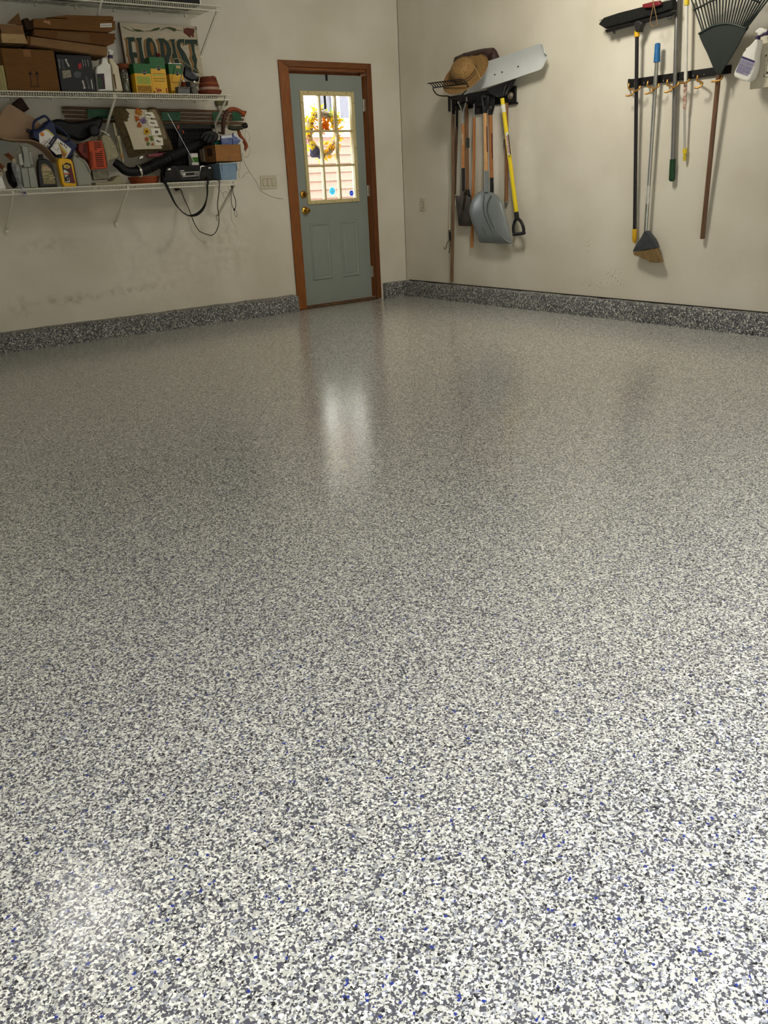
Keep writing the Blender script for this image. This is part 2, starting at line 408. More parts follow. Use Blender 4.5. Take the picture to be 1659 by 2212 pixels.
# ------------------------------------------------------------------ door
CW1 = wood('oak_trim_vertical', (140, 82, 30), (116, 62, 20), 2)
CW2 = wood('oak_trim_horizontal', (118, 68, 26), (94, 50, 16), 0)
CW3 = wood('oak_trim_right', (108, 60, 22), (84, 44, 14), 2)
def casing(name, a, b, inner, outer_th, mat, miter):
    pass
tl, tr, tt = -1.368, -.354, 2.189
g = MB().prism([(tl, -.022, .008), (-1.275, -.022, .008), (-1.275, -.022, 2.137), (tl, -.022, tt)], (0, .022, 0), .004)
obj('trim_1', g, CW1, kind='structure')
g = MB().prism([(tl, -.022, tt), (-1.275, -.022, 2.137), (-.412, -.022, 2.137), (tr, -.022, tt)], (0, .022, 0), .004)
obj('trim_2', g, CW2, kind='structure')
g = MB().prism([(-.412, -.022, .008), (tr, -.022, .008), (tr, -.022, tt), (-.412, -.022, 2.137)], (0, .022, 0), .004)
obj('trim_3', g, CW3, kind='structure')
J = wood('oak_jamb', (136, 78, 28), (112, 60, 20), 2)
obj('trim_4', MB().box((-.412, -.004, .0), (-.395, .13, 2.15)).box((-.424, .098, 0), (-.412, .13, 2.12)), J, kind='structure')
obj('trim_5', MB().box((-1.345, -.004, .0), (-1.258, .13, 2.15)), J, kind='structure')
obj('trim_6', MB().box((-1.258, -.004, 2.118), (-.412, .13, 2.15)).box((-1.258, .098, 2.095), (-.412, .13, 2.118)), wood('oak_jamb_head', (136, 78, 28), (112, 60, 20), 0), kind='structure')
obj('trim_7', MB().box((-1.258, -.012, 0), (-.412, .13, .024), bevel=.006), M('worn_sill', (104, 76, 46), .6, 0, .25, 14, .1), kind='structure')

SX0, SX1, SZ0, SZ1, SY = -1.252, -.424, .03, 2.090, .052
GX0, GX1, GZ0, GZ1 = -1.133, -.527, .966, 1.952      # outer edge of the lite frame
door = thing('door_1', 'blue grey half lite entry door with nine panes and brass knob', 'door', (-.84, SY, SZ0)); door['kind'] = 'structure'
del door['category']
DP = M('door_blue_grey', (138, 145, 138), .42, 0, .03, 4)
hole = .045
mb = MB()
a0, a1, b0, b1 = GX0+.02, GX1-.02, GZ0+.02, GZ1-.02
for lo, hi in [((SX0, SY, SZ0), (a0, SY+.044, SZ1)), ((a1, SY, SZ0), (SX1, SY+.044, SZ1)), ((a0, SY, SZ0), (a1, SY+.044, b0)), ((a0, SY, b1), (a1, SY+.044, SZ1))]:
    mb.box(lo, hi)
obj('door_slab', mb, DP, door, flat=True)
for px0, px1 in ((-1.13, -.898), (-.775, -.56)):
    z0, z1 = .255, .80
    def rr(i, y): return [(px0+i, y, z0+i), (px1-i, y, z0+i), (px1-i, y, z1-i), (px0+i, y, z1-i)]
    mb = MB(); R_ = [rr(0, SY-.0005), rr(.010, SY-.010), rr(.022, SY-.010), rr(.034, SY-.003), rr(.046, SY-.007)]
    n = 4; vs = [p for r in R_ for p in r]; fs = []
    for k in range(len(R_)-1):
        for i in range(4):
            j = (i+1) % 4; fs.append((k*4+i, k*4+j, (k+1)*4+j, (k+1)*4+i))
    fs.append(tuple(range(16, 20))); mb.add(vs, fs)
    obj('raised_panel', mb, DP, door, flat=True)
LF = M('lite_frame_cream', (206, 190, 138), .45, 0, .05, 20)
mb = MB(); fw = .036
y0, y1 = SY-.014, SY+.046
for lo, hi in [((GX0, y0, GZ0), (GX0+fw, y1, GZ1)), ((GX1-fw, y0, GZ0), (GX1, y1, GZ1)), ((GX0+fw, y0, GZ0), (GX1-fw, y1, GZ0+fw)), ((GX0+fw, y0, GZ1-fw), (GX1-fw, y1, GZ1))]:
    mb.box(lo, hi, bevel=.004)
lf = obj('lite_frame', mb, LF, door)
mb = MB()
for i in range(3):
    x = GX0+.09+i*(GX1-GX0-.18)/2
    for z in (GZ0+.014, GZ1-.014): mb.lathe([(0, .003), (.0045, .002), (.0045, -.002)], (x, y0, z), (0, -1, 0), 8)
for i in range(3):
    z = GZ0+.1+i*(GZ1-GZ0-.2)/2
    for x in (GX0+.012, GX1-.012): mb.lathe([(0, .003), (.0045, .002), (.0045, -.002)], (x, y0, z), (0, -1, 0), 8)
obj('screw_plugs', mb, M('screw_plug', (70, 62, 44), .6), lf, kind='stuff')
ix0, ix1, iz0, iz1 = GX0+fw, GX1-fw, GZ0+fw, GZ1-fw
mw = .018
for i in (1, 2):
    x = ix0+(ix1-ix0)*i/3
    obj('muntin', MB().box((x-mw/2, y0+.004, iz0), (x+mw/2, y1-.01, iz1), bevel=.004), LF, door)
    z = iz0+(iz1-iz0)*i/3
    for k in range(3):
        xa = ix0+(ix1-ix0)*k/3+(mw/2 if k else 0); xb = ix0+(ix1-ix0)*(k+1)/3-(mw/2 if k < 2 else 0)
        obj('muntin', MB().box((xa, y0+.005, z-mw/2), (xb, y1-.011, z+mw/2), bevel=.004), LF, door)
GL = glass('door_glass', (.97, .98, .97))
pw, ph = (ix1-ix0)/3, (iz1-iz0)/3
for i in range(3):
    for k in range(3):
        obj('pane', MB().box((ix0+i*pw, SY+.02, iz0+k*ph), (ix0+(i+1)*pw, SY+.024, iz0+(k+1)*ph)), GL, door, flat=True)
s = PA(*ZD(832, 1970), SY+.018)
st = obj('sticker', MB().disc(s, (1, 0, 0), (0, 0, 1), .034, 24, .0012), leafmat('sticker_aqua', (140, 222, 240), .92), door, 'round aqua blue sticker on the lower middle pane')
obj('border', MB().loft([[s+V((r*math.cos(a), y, r*math.sin(a))) for a in [2*math.pi*i/24 for i in range(25)]] for r, y in ((.0342, 0), (.039, 0), (.039, .001))]), leafmat('sticker_rim', (250, 250, 250), .92), st)
obj('figure', MB().disc(s+V((-.001, -.0012, -.002)), (1, 0, 0), (0, 0, 1), .006, 10, .0008, .012), M('sticker_pale', (170, 225, 240), .5), st)
s = PA(*ZD(1102, 1998), SY+.018)
st = obj('sticker', MB().disc(s, (math.cos(.393), 0, math.sin(.393)), (-math.sin(.393), 0, math.cos(.393)), .026, 8, .0012), leafmat('sticker_blue', (70, 130, 215), .92), door, 'small dark blue octagon sticker on the lower right pane')
obj('lettering', MB().text('ADT', s+V((0, -.002, 0)), (1, 0, 0), (0, 0, 1), .018), M('sticker_white', (235, 235, 235), .5), st)
BR = M('brass', (196, 150, 62), .22, 1, .1, 40)
p = PA(*ZE(366, 268), SY)
k = MB().lathe([(.034, 0), (.034, .006), (.028, .012), (.018, .014), (0, .014)], p, (0, -1, 0), 24)
db = obj('deadbolt', k, BR, door, 'brass deadbolt plate above the knob')
obj('thumb_turn', MB().box(p+V((-.006, -.028, -.018)), p+V((.006, -.012, .018)), bevel=.003), M('dark_brass', (88, 52, 28), .4, .6), db)
p = PA(*ZE(388, 496), SY)
k = MB().lathe([(.036, 0), (.036, .005), (.026, .012), (.013, .016), (.012, .030), (.020, .036), (.027, .046), (.027, .056), (.020, .064), (0, .067)], p, (0, -1, 0), 28)
kb = obj('door_knob', k, BR, door, 'round brass door knob')
obj('lock_button', MB().lathe([(.007, 0), (.007, .006), (0, .007)], p+V((0, -.066, 0)), (0, -1, 0), 12), M('dark_brass', (88, 52, 28), .4, .6), kb)
HG = M('hinge_steel', (190, 184, 168), .35, .8)
for (X, Ya, Yb, zz) in ((ZD, 680, 850, 0), (ZD, 1890, 2045, 0), (ZE, 1290, 1445, 1)):
    top = PA(*X(1268 if X is ZD else 1350, Ya), SY-.006); bot = PA(*X(1275 if X is ZD else 1350, Yb), SY-.006)
    h = obj('hinge', MB().tube([(SX1+.004, SY-.008, bot.z), (SX1+.004, SY-.008, top.z)], .0065, 10), HG, door)
    obj('hinge_leaf', MB().box((-.4135, SY-.03, bot.z), (-.4118, SY+.02, top.z)), HG, h)

# outside: neighbouring house wall, wreath
NH = thing('neighbor_house', 'pink clapboard house wall seen through the door panes', 'house', (.6, 3.0, -.12))
SD = M('clapboard_pink', (128, 98, 84), .7, 0, .06, 4, stretch=(1, 1, 6))
zb = -.1
mbw = [(1.22, 1.82, 1.72, 2.75)]
i = 0
while zb < 3.4:
    e = .108; xa, xb = -.9, 4.2
    spans = [(xa, xb)]
    if zb+e > 1.84 and zb < 3.1: spans = [(xa, .50), (1.70, xb)]
    for s0, s1 in spans:
        obj('clapboard', MB().prism([(s0, 2.985, zb-.006), (s0, 3.02, zb-.006), (s0, 3.02, zb+e), (s0, 3.005, zb+e)], (s1-s0, 0, 0)), SD, NH, flat=True)
    zb += e; i += 1
WT = M('house_trim_white', (210, 208, 200), .6)
wf = obj('window_frame', MB().box((.50, 2.95, 1.83), (.90, 3.02, 3.1)).box((1.17, 2.95, 1.96), (1.27, 3.02, 3.02)).box((1.6, 2.95, 1.83), (1.70, 3.02, 3.1)).box((.46, 2.93, 1.76), (1.74, 3.02, 1.86)).box((.9, 2.95, 1.86), (1.6, 3.02, 1.96)).box((.9, 2.95, 3.02), (1.6, 3.02, 3.1)).box((.9, 2.97, 2.5), (1.17, 3.01, 2.54)).box((1.27, 2.97, 2.5), (1.6, 3.01, 2.54)), WT, NH)
for xa, xb in ((.9, 1.17), (1.27, 1.6)): obj('pane', MB().box((xa, 3.0, 1.96), (xb, 3.008, 3.02)), M('window_grey_pane', (84, 82, 90), .15), wf)
obj('corner_board', MB().box((-.93, 2.93, -.12), (-.55, 3.03, 3.4)), WT, NH)

wc = PA(697, 288, .205)
wr = thing('wreath', 'autumn wreath of yellow and orange leaves hanging outside the door glass', 'wreath', wc-V((0, 0, .2)))
rnd = random.Random(5)
mb = MB(); R0 = .155
for s in range(7):
    ph = rnd.uniform(0, 6); dr = rnd.uniform(-.018, .018); dy = rnd.uniform(-.012, .012)
    pts = [wc+V(((R0+dr+.008*math.sin(5*t+ph))*math.cos(t), dy+.008*math.cos(4*t+ph), (R0+dr+.008*math.sin(5*t+ph))*1.12*math.sin(t))) for t in [2*math.pi*i/36 for i in range(37)]]
    mb.tube(pts, .013, 6, False)
obj('vine_ring', mb, M('wreath_vine', (176, 162, 150), .8, 0, .3, 60), wr)
def leaves(name, angs, r0, r1, n, col, size, label=None):
    mb = MB()
    for i in range(n):
        t = math.radians(rnd.uniform(*angs)); rr_ = rnd.uniform(r0, r1)
        c = wc+V((rr_*math.cos(t), rnd.uniform(-.05, .0), rr_*1.1*math.sin(t)))
        if abs(c.x-wc.x) < .09 and c.z > wc.z+.13: c.y = wc.y+.03
        d = V((rnd.uniform(-1, 1), rnd.uniform(-.5, .2), rnd.uniform(-1, 1))).normalized(); e = d.orthogonal().normalized(); sz = size*rnd.uniform(.6, 1.2)
        q = d.cross(e)*sz*.12
        mb.add([c, c+d*sz*.5+e*sz*.3+q, c+d*sz, c+d*sz*.5-e*sz*.3+q], [(0, 1, 2), (0, 2, 3)])
    obj(name, mb, leafmat('wreath_'+col[0], col[1]), wr, label, kind='stuff')
leaves('yellow_leaves', (20, 220), .14, .225, 190, ('yellow', (235, 205, 30)), .055)
leaves('orange_leaves', (50, 160), .02, .12, 130, ('orange', (235, 140, 20)), .05)
leaves('yellow_leaves', (250, 400), .09, .23, 120, ('gold', (240, 190, 40)), .05)
leaves('green_leaves', (25, 70), .16, .21, 14, ('green', (120, 170, 40)), .06)
mb = MB().ball(wc+V((-.12, -.02, -.17)), (.06, .03, .045), 10, 6, .2, rnd).ball(wc+V((-.05, -.02, -.2)), (.05, .03, .03), 10, 6, .2, rnd)
obj('ribbon', mb, M('wreath_ribbon', (50, 56, 90), .6), wr, 'dark blue bow low on the wreath')
leaves('berries', (185, 205), .17, .23, 12, ('berry', (170, 50, 90)), .04)
# over-door hanger that carries the wreath
hx = PA(*ZD(750, 380), SY-.003).x
hz = PA(*ZD(750, 420), SY-.003).z
hk = MB().box((hx-.012, SY-.004, hz), (hx+.012, SY-.001, SZ1+.004)).box((hx-.012, SY-.004, SZ1+.001), (hx+.012, SY+.052, SZ1+.004)).box((hx-.012, SY+.048, wc.z+.205), (hx+.012, SY+.052, SZ1+.004)).box((hx-.012, SY+.048, wc.z+.205), (hx+.012, wc.y+.01, wc.z+.209))
obj('wreath_hanger', hk, M('black_metal', (28, 27, 28), .5, .3), label='black metal wreath hanger hooked over the top of the door', cat='hook')

# ================================================================== left wall: wire shelves and what stands on them
S1, S2, S3 = 2.493, 1.857, 1.207
WIRE = M('shelf_wire_white', (226, 222, 204), .4, 0, .04, 30)
def wire_shelf(z, xr, label, brackets, drop):
    xl = -4.7; n = int((xr-xl)/.0178)
    t = thing('wire_shelf', label, 'shelf', ((xl+xr)/2, -.2, z-.04), 'wire shelves on the left wall')
    mb = MB()
    for i in range(n+1):
        x = xr-.004-i*.0178
        mb.tube([(x, -.012, z-.0018), (x, -.409, z-.0018), (x, -.4105, z-.004), (x, -.4105, z-.035)], .0023, 4)
    obj('deck_wires', mb, WIRE, t, kind='stuff', flat=True)
    for y, dz, r in ((-.012, -.006, .003), (-.15, -.006, .0026), (-.28, -.006, .0026), (-.4125, -.002, .0042), (-.4125, -.036, .0044)):
        obj('rail', MB().tube([(xl, y, z+dz), (xr, y, z+dz)], r, 6), WIRE, t)
    for bx in brackets:
        mb = MB()
        a = V((bx, -.392, z-.034)); b = V((bx, -.012, z-drop)); d = (b-a).normalized(); nn = V((1, 0, 0)).cross(d)
        w = V((.009, 0, 0)); h = nn*.006
        mb.prism([a-w-h, a+w-h, a+w+h, a-w+h], b-a)
        mb.box((bx-.011, -.0165, z-drop-.038), (bx+.011, -.002, z-drop+.012), bevel=.003)
        mb.box((bx-.012, -.404, z-.040), (bx+.012, -.378, z-.008), bevel=.003)
        k = obj('bracket', mb, WIRE, t)
        obj('screw', MB().lathe([(.0045, 0), (.004, .002), (0, .003)], (bx, -.0165, z-drop-.024), (0, -1, 0), 8), M('screw_steel', (150, 148, 140), .35, .8), k)
    mb = MB()
    for i in range(8):
        x = xr-.12-i*.3
        mb.box((x-.006, -.02, z-.022), (x+.006, -.002, z+.004))
    obj('wall_clips', mb, WIRE, t, kind='stuff')
    return t
wire_shelf(S1, -2.09, 'top white wire shelf cut by the upper edge of the photo', (-3.05, -2.11), .30)
wire_shelf(S2, -2.085, 'middle white wire shelf with cartons and the florist sign', (-3.92, -3.05, -2.115), .29)
wire_shelf(S3, -2.115, 'lowest white wire shelf with oil bottles and the leaf blower', (-3.925, -3.05, -2.115), .285)

# ---- helpers for things standing on the shelves (fronts parallel to the wall)
def ext(z, xl, xr, yb, yt, Y, depth, zb=None):
    a = PA(*z(xl, yb), Y); b = PA(*z(xr, yb), Y); t = PA(*z((xl+xr)/2, yt), Y)
    return V((a.x, Y, zb if zb is not None else (a.z+b.z)/2)), V((b.x, Y+depth, t.z))
def fpt(lo, hi, s, t, e=.001): return V((lo.x+(hi.x-lo.x)*s, lo.y-e, lo.z+(hi.z-lo.z)*t))
def frect(lo, hi, s0, t0, s1, t1, e=.001, th=.0008):
    return MB().prism([fpt(lo, hi, s0, t0, e), fpt(lo, hi, s1, t0, e), fpt(lo, hi, s1, t1, e), fpt(lo, hi, s0, t1, e)], (0, th, 0))
def fitted(mb, txt, p0, p1, h, nrm=V((0, -1, 0)), bold=0, shear=0):
    "lettering of cap height about h whose middle line runs from p0 to p1"
    p0, p1 = V(p0), V(p1); ex = (p1-p0).normalized(); ey = V(nrm).cross(ex)
    cu = bpy.data.curves.new('t', 'FONT'); cu.body = txt; cu.size = h*1.38
    ob = bpy.data.objects.new('t', cu); me = bpy.data.meshes.new_from_object(ob)
    w = max(v.co.x for v in me.vertices)-min(v.co.x for v in me.vertices)
    bpy.data.meshes.remove(me); bpy.data.objects.remove(ob); bpy.data.curves.remove(cu)
    return mb.text(txt, (p0+p1)/2, ex, ey, h*1.38, xs=(p1-p0).length/w, bold=bold, shear=shear)
def atext(mb, z, a, b, Y, txt, hz, **k):
    p0, p1 = PA(*z(*a), Y), PA(*z(*b), Y)
    s = (PA(*z(a[0], a[1]), Y)-PA(*z(a[0], a[1]+hz), Y)).length
    return fitted(mb, txt, p0, p1, s, **k)
def aprism(z, pts, Y, depth, bevel=0, rnd_=0, mb=None, bs=1.0, clamp=True):
    p = pa(z, pts, Y)
    zf = S3+.002 if z in (Z3, Z4, Z5) else S2+.002 if z in (Z1, Z2, ZS) else -9
    if clamp: p = [V((q.x, q.y, max(q.z, zf))) for q in p]
    if rnd_: p = smooth_closed(p, rnd_)
    return (mb or MB()).prism(p, (0, depth, 0), bevel, bs)
def apath(z, pts):
    "pts: (X, Y zoomed, depth y)"
    return [PA(*z(x, y), d) for x, y, d in pts]
def lump(c, r, seed, jit=.12, n=16, m=10):
    return MB().ball(c, r, n, m, jit, random.Random(seed))

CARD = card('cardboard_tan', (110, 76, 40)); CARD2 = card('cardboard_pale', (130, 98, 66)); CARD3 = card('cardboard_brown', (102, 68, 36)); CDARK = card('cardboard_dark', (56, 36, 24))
BLK = M('black_plastic', (8, 8, 9), .5, 0, .1, 30, spec=.25); BLKM = M('black_matte', (8, 8, 8), .75, 0, .2, 40, .1)
WHT = M('white_plastic', (226, 224, 214), .35, 0, .04, 20); INK = M('print_black', (22, 20, 20), .6); PAPER = M('label_white', (224, 220, 210), .6, 0, .03, 40)

# top shelf: only the undersides show
t = thing('picture_frame_box', 'black flat framed box on the top shelf, at its right', 'box', (-2.55, -.2, S1+.002))
lo, hi = V((-2.95, -.37, S1+.004)), V((-2.225, -.06, S1+.40))
obj('body', MB().box(lo, hi, bevel=.006), BLK, t)
obj('edge_strip', MB().box((-2.245, -.3755, S1+.004), (-2.232, -.3705, S1+.40)), WHT, t, 'white edge strip')
obj('storage_tote', MB().prism([(-3.72, -.36, S1+.004), (-3.14, -.36, S1+.004), (-3.10, -.36, S1+.28), (-3.76, -.36, S1+.28)], (0, .3, 0), .012), M('tote_dark_red', (74, 30, 24), .6, 0, .1, 10),
    label='dark red tote on the top shelf, only its underside in view', cat='bin')

# ---- middle shelf, from the left
z2b = S2+.002
t = thing('ridged_carton', 'pale yellow ridged carton at the left edge of the middle shelf', 'box', (-4.0, -.25, z2b))
lo, hi = ext(Z1, -150, 98, 1150, 835, -.36, .28, z2b)
YC = card('carton_pale_yellow', (168, 158, 108))
obj('body', MB().box(lo, hi), YC, t)
for i in range(7):
    x = hi.x-.004-i*.022
    obj('ridge', MB().box((x-.014, lo.y-.006, lo.z), (x, lo.y-.0005, hi.z), bevel=.002), YC, t)

t = thing('cardboard_box', 'large tan cardboard box printed with two upward arrows', 'box', (-3.65, -.2, z2b))
lo, hi = ext(Z1, 108, 772, 1152, 630, -.362, .32, z2b)
obj('body', MB().box(lo, hi, bevel=.004), CARD, t)
mb = MB()
for X in (400, 487):
    a = pa(Z1, [(X-4, 1108), (X+5, 1108), (X-8, 945), (X-17, 945)], -.3632); mb.prism(a, (0, .0008, 0))
    mb.prism(pa(Z1, [(X-40, 955), (X+15, 955), (X-16, 905)], -.3632), (0, .0008, 0))
mb.prism(pa(Z1, [(383, 1102), (518, 1105), (518, 1114), (383, 1111)], -.3632), (0, .0008, 0))
obj('printed_arrows', mb, M('print_brown', (40, 18, 14), .7), t)
obj('tape', MB().box((lo.x+.15, lo.y-.001, hi.z-.05), (lo.x+.2, lo.y-.0003, hi.z-.004)), M('tape_clear_brown', (140, 92, 48), .35), t)

t = thing('towel_box', 'black shop towel carton beside the arrow printed box', 'box', (-3.3, -.2, z2b))
lo, hi = ext(Z1, 790, 1232, 1158, 705, -.368, .26, z2b)
BK2 = M('carton_black', (27, 28, 32), .5, 0, .08, 20)
obj('body', MB().box(lo, hi, bevel=.003), BK2, t)
e = -.3695
for w_, a_, b_, h_, bo in (('Scott', (1085, 1135), (1055, 1030), .016, .0006), ('Scott', (838, 755), (885, 850), .014, .0006), ('ORIGINAL', (1188, 1138), (1166, 1015), .008, .0005), ('DISPOSABLE', (752, 755), (768, 875), .006, 0)):
    obj('lettering', fitted(MB(), w_, PA(*Z1(*a_), e), PA(*Z1(*b_), e), h_, bold=bo), PAPER, t)
for X in (1062, 1092, 1128): obj('lettering', fitted(MB(), 'towels', PA(*Z1(X+8, 850), e), PA(*Z1(X-8, 765), e), .006), PAPER, t)
for a_, b_, h_ in (((1145, 1135), (1105, 975), .015), ((795, 760), (815, 885), .013)):
    obj('lettering', fitted(MB(), 'SHOP', PA(*Z1(*a_), e), PA(*Z1(*b_), e), h_, bold=.0005), M('print_grey', (96, 98, 102), .5), t, 'grey lettering')
obj('printed_towels', aprism(Z1, [(795, 905), (900, 895), (915, 985), (808, 1005)], e, .0008), M('print_beige', (150, 142, 120), .6, 0, .25, 90), t)
obj('printed_figure', aprism(Z1, [(940, 935), (985, 910), (1045, 935), (1035, 985), (985, 1000), (945, 970)], e, .0008), M('print_mid_grey', (88, 92, 96), .6, 0, .3, 90), t)
obj('printed_badge', aprism(Z1, [(1005, 815), (1040, 805), (1045, 870), (1010, 885), (998, 850)], e, .0008), M('print_red', (170, 40, 36), .6), t)

t = thing('open_carton', 'small pale open carton with one raised flap on the big box', 'box', (-3.85, -.3, PA(*Z1(150, 560), -.40).z))
lo, hi = ext(Z1, 35, 340, 562, 318, -.40, .2)
zt1 = hi.z
obj('body', MB().box((lo.x, lo.y, lo.z), (hi.x, lo.y+.004, zt1)).box((lo.x, lo.y+.2, lo.z), (hi.x, lo.y+.204, zt1)).box((lo.x, lo.y, lo.z), (lo.x+.004, lo.y+.2, zt1)).box((hi.x-.004, lo.y, lo.z), (hi.x, lo.y+.2, zt1)).box((lo.x, lo.y, lo.z), (hi.x, lo.y+.2, lo.z+.004)), CARD2, t, flat=True)
obj('front_flap', MB().prism([(lo.x-.004, lo.y-.004, lo.z+.003), (hi.x+.004, lo.y-.014, lo.z+.003), (hi.x-.006, lo.y-.0055, lerp(lo.z, zt1, .52)), (lo.x, lo.y-.005, lerp(lo.z, zt1, .50))], (0, .004, 0)), card('carton_flap', (176, 146, 102)), t)
obj('side_flap', MB().prism([PA(*Z1(85, 302), -.388), PA(*Z1(284, 320), -.388), PA(*Z1(238, 162), -.388)], (0, .004, 0)), card('cardboard_flap', (104, 74, 46)), t)  # side flap in a darker brown than the carton body

def flatbox(label, pts, Y, depth, mat):
    t = thing('flat_carton', label, 'box', PA(*Z1(*pts[-1]), Y)+V((0, depth/2, 0)), 'flat cartons piled on the middle shelf')
    obj('body', aprism(Z1, pts, Y, depth, .003), mat, t)
    return t
f3 = flatbox('lowest flat carton of the pile, pale and sloping down to the right', [(390, 465), (1375, 600), (1370, 718), (390, 572)], -.405, .26, CARD2)
obj('end_flap', aprism(Z1, [(345, 458), (388, 466), (388, 572), (345, 560)], -.398, .2), CARD3, f3)
f2 = flatbox('middle flat carton of the pile with torn right end', [(432, 372), (1460, 428), (1478, 432), (1468, 470), (1492, 492), (1466, 510), (1462, 552), (1380, 588), (700, 500), (432, 455)], -.385, .26, CARD3)
obj('worn_patch', aprism(Z1, [(735, 405), (1150, 440), (1140, 545), (720, 495)], -.3862, .0008), card('cardboard_worn', (112, 82, 52)), f2)
f1 = flatbox('top flat carton of the pile with a white shipping sticker', [(428, 238), (700, 235), (1475, 268), (1478, 378), (1390, 412), (428, 350)], -.40, .16, CARD)
obj('lid_flap', aprism(Z1, [(600, 222), (860, 192), (1440, 205), (1456, 225), (1450, 262), (885, 262), (858, 232)], -.402, .06, .002), CARD, f1)
lb = obj('shipping_label', aprism(Z1, [(1282, 302), (1430, 296), (1432, 346), (1282, 350)], -.4012, .0008), PAPER, f1, 'white shipping sticker')
obj('lettering', atext(MB(), Z1, (1292, 328), (1420, 324), -.4022, 'IIIIIIII', 22), INK, lb)
obj('label_remnant', aprism(Z1, [(558, 262), (645, 272), (642, 330), (625, 305), (560, 285)], -.4012, .0008), card('label_torn', (172, 130, 92)), f1)
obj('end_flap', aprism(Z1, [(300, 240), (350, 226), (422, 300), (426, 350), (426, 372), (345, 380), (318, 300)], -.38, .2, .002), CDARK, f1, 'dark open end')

def spray(name, label, body, neck, top, Y, depth, neckmat, head, collar=None, lab=None, lm=None):
    b0 = PA(*Z1(*body[-1]), Y); t = thing(name, label, 'bottle', V((b0.x, Y+depth/2, z2b)), 'white spray bottles on the middle shelf')
    pts = body
    obj('body', aprism(Z1, pts, Y, depth, .010), WHT if neckmat is None else neckmat, t)
    if collar: obj('collar', aprism(Z1, collar, Y+depth*.25, depth*.5, .008), M('collar_violet', (52, 36, 84), .4), t)
    if head:
        h = obj('trigger_head', aprism(Z1, head, Y+depth*.3, depth*.4, .008), WHT, t)
        return t, h
    return t, None
t, _ = spray('spray_bottle', 'white spray bottle left of its pair, dark printed label at its side', [(1312, 738), (1376, 738), (1388, 800), (1420, 830), (1425, 900), (1452, 1163), (1262, 1163), (1232, 900), (1240, 850), (1300, 812)], None, None, -.375, .075, None, None)
lb = obj('label', aprism(Z1, [(1238, 945), (1332, 940), (1350, 1140), (1262, 1145)], -.3762, .001), M('label_violet', (52, 30, 52), .5, 0, .2, 60), t, 'dark violet and green label')
obj('printed_leaf', aprism(Z1, [(1243, 985), (1285, 980), (1312, 1100), (1268, 1130)], -.3774, .0008), M('label_green', (38, 70, 30), .5, 0, .3, 80), lb)
t, _ = spray('spray_bottle', 'cream spray bottle right of its pair with violet collar', [(1398, 742), (1448, 742), (1478, 800), (1522, 850), (1530, 910), (1580, 1168), (1470, 1168), (1440, 910), (1432, 850), (1408, 800)], None, None, -.36, .07, M('cream_plastic', (206, 194, 166), .4, 0, .04, 15),
             [(1388, 622), (1440, 640), (1462, 660), (1445, 690), (1440, 705), (1400, 705), (1398, 665), (1372, 640)], [(1392, 706), (1446, 704), (1452, 742), (1398, 745)])
obj('worn_label', aprism(Z1, [(1446, 950), (1466, 945), (1495, 1140), (1478, 1140)], -.3612, .001), M('label_brown', (110, 72, 48), .6, 0, .3, 60), t)

# florist sign leaning on the wall
t = thing('florist_sign', 'weathered white wooden board lettered FLORIST in green with gold shading', 'sign', PA(*ZS(900, 1250), -.06))
SW = M('sign_white_board', (190, 178, 154), .75, 0, .08, 8, .05, stretch=(1, 1, 6))
sq = [(150, 150), (1525, 228), (1652, 1120), (1690, 1320), (320, 1250)]
sq = [(150, 150), (1525, 228), (1680, 1250), (330, 1250)]
YS = -.07
obj('board', aprism(ZS, sq, YS, .022, .002), SW, t)
obj('edge', aprism(ZS, [(138, 152), (150, 150), (330, 1250), (318, 1250)], YS+.001, .02), M('sign_edge_brown', (72, 44, 34), .7), t)
letters = {
 'F': [[(270, 418), (420, 418), (430, 505), (405, 490), (360, 500), (385, 690), (455, 690), (478, 730), (470, 790), (408, 772), (440, 960), (470, 1060), (340, 1060), (380, 960), (345, 780), (312, 715), (322, 690), (300, 470)]],
 'L': [[(440, 430), (558, 425), (540, 480), (560, 640), (590, 790), (620, 960), (700, 960), (730, 1060), (520, 1060), (540, 960), (505, 720), (480, 520)]],
 'O': [[(640, 700), (622, 560), (632, 450), (675, 422), (730, 440), (790, 540), (830, 700), (850, 860), (850, 1000), (800, 1060), (735, 1000), (690, 900)], [(695, 520), (725, 500), (760, 560), (775, 700), (765, 740), (735, 750), (705, 650)]],
 'R': [[(830, 440), (945, 440), (1030, 510), (1078, 620), (1078, 720), (1050, 800), (1040, 850), (1100, 1060), (990, 1060), (960, 850), (930, 840), (950, 1060), (880, 1060), (890, 700), (870, 520)], [(935, 510), (975, 560), (1000, 660), (985, 750), (965, 740)]],
 'I': [[(1045, 455), (1148, 455), (1135, 500), (1170, 700), (1210, 820), (1260, 1060), (1150, 1060), (1120, 860), (1085, 740), (1110, 700), (1080, 510)]],
 'S': [[(1310, 450), (1315, 550), (1270, 505), (1240, 530), (1245, 590), (1320, 690), (1390, 830), (1440, 950), (1440, 1060), (1330, 1060), (1300, 900), (1230, 720), (1180, 600), (1172, 500), (1210, 455)]],
 'T': [[(1320, 458), (1545, 462), (1555, 580), (1510, 540), (1485, 545), (1500, 690), (1540, 820), (1530, 950), (1580, 1060), (1460, 1060), (1490, 900), (1440, 780), (1460, 720), (1425, 545), (1370, 530), (1325, 570)]]}
GRN = M('sign_green', (10, 42, 28), .55, 0, .12, 20); GLD = M('sign_gold', (138, 96, 42), .6, 0, .1, 20); PALE = M('sign_pale_edge', (176, 168, 130), .6)
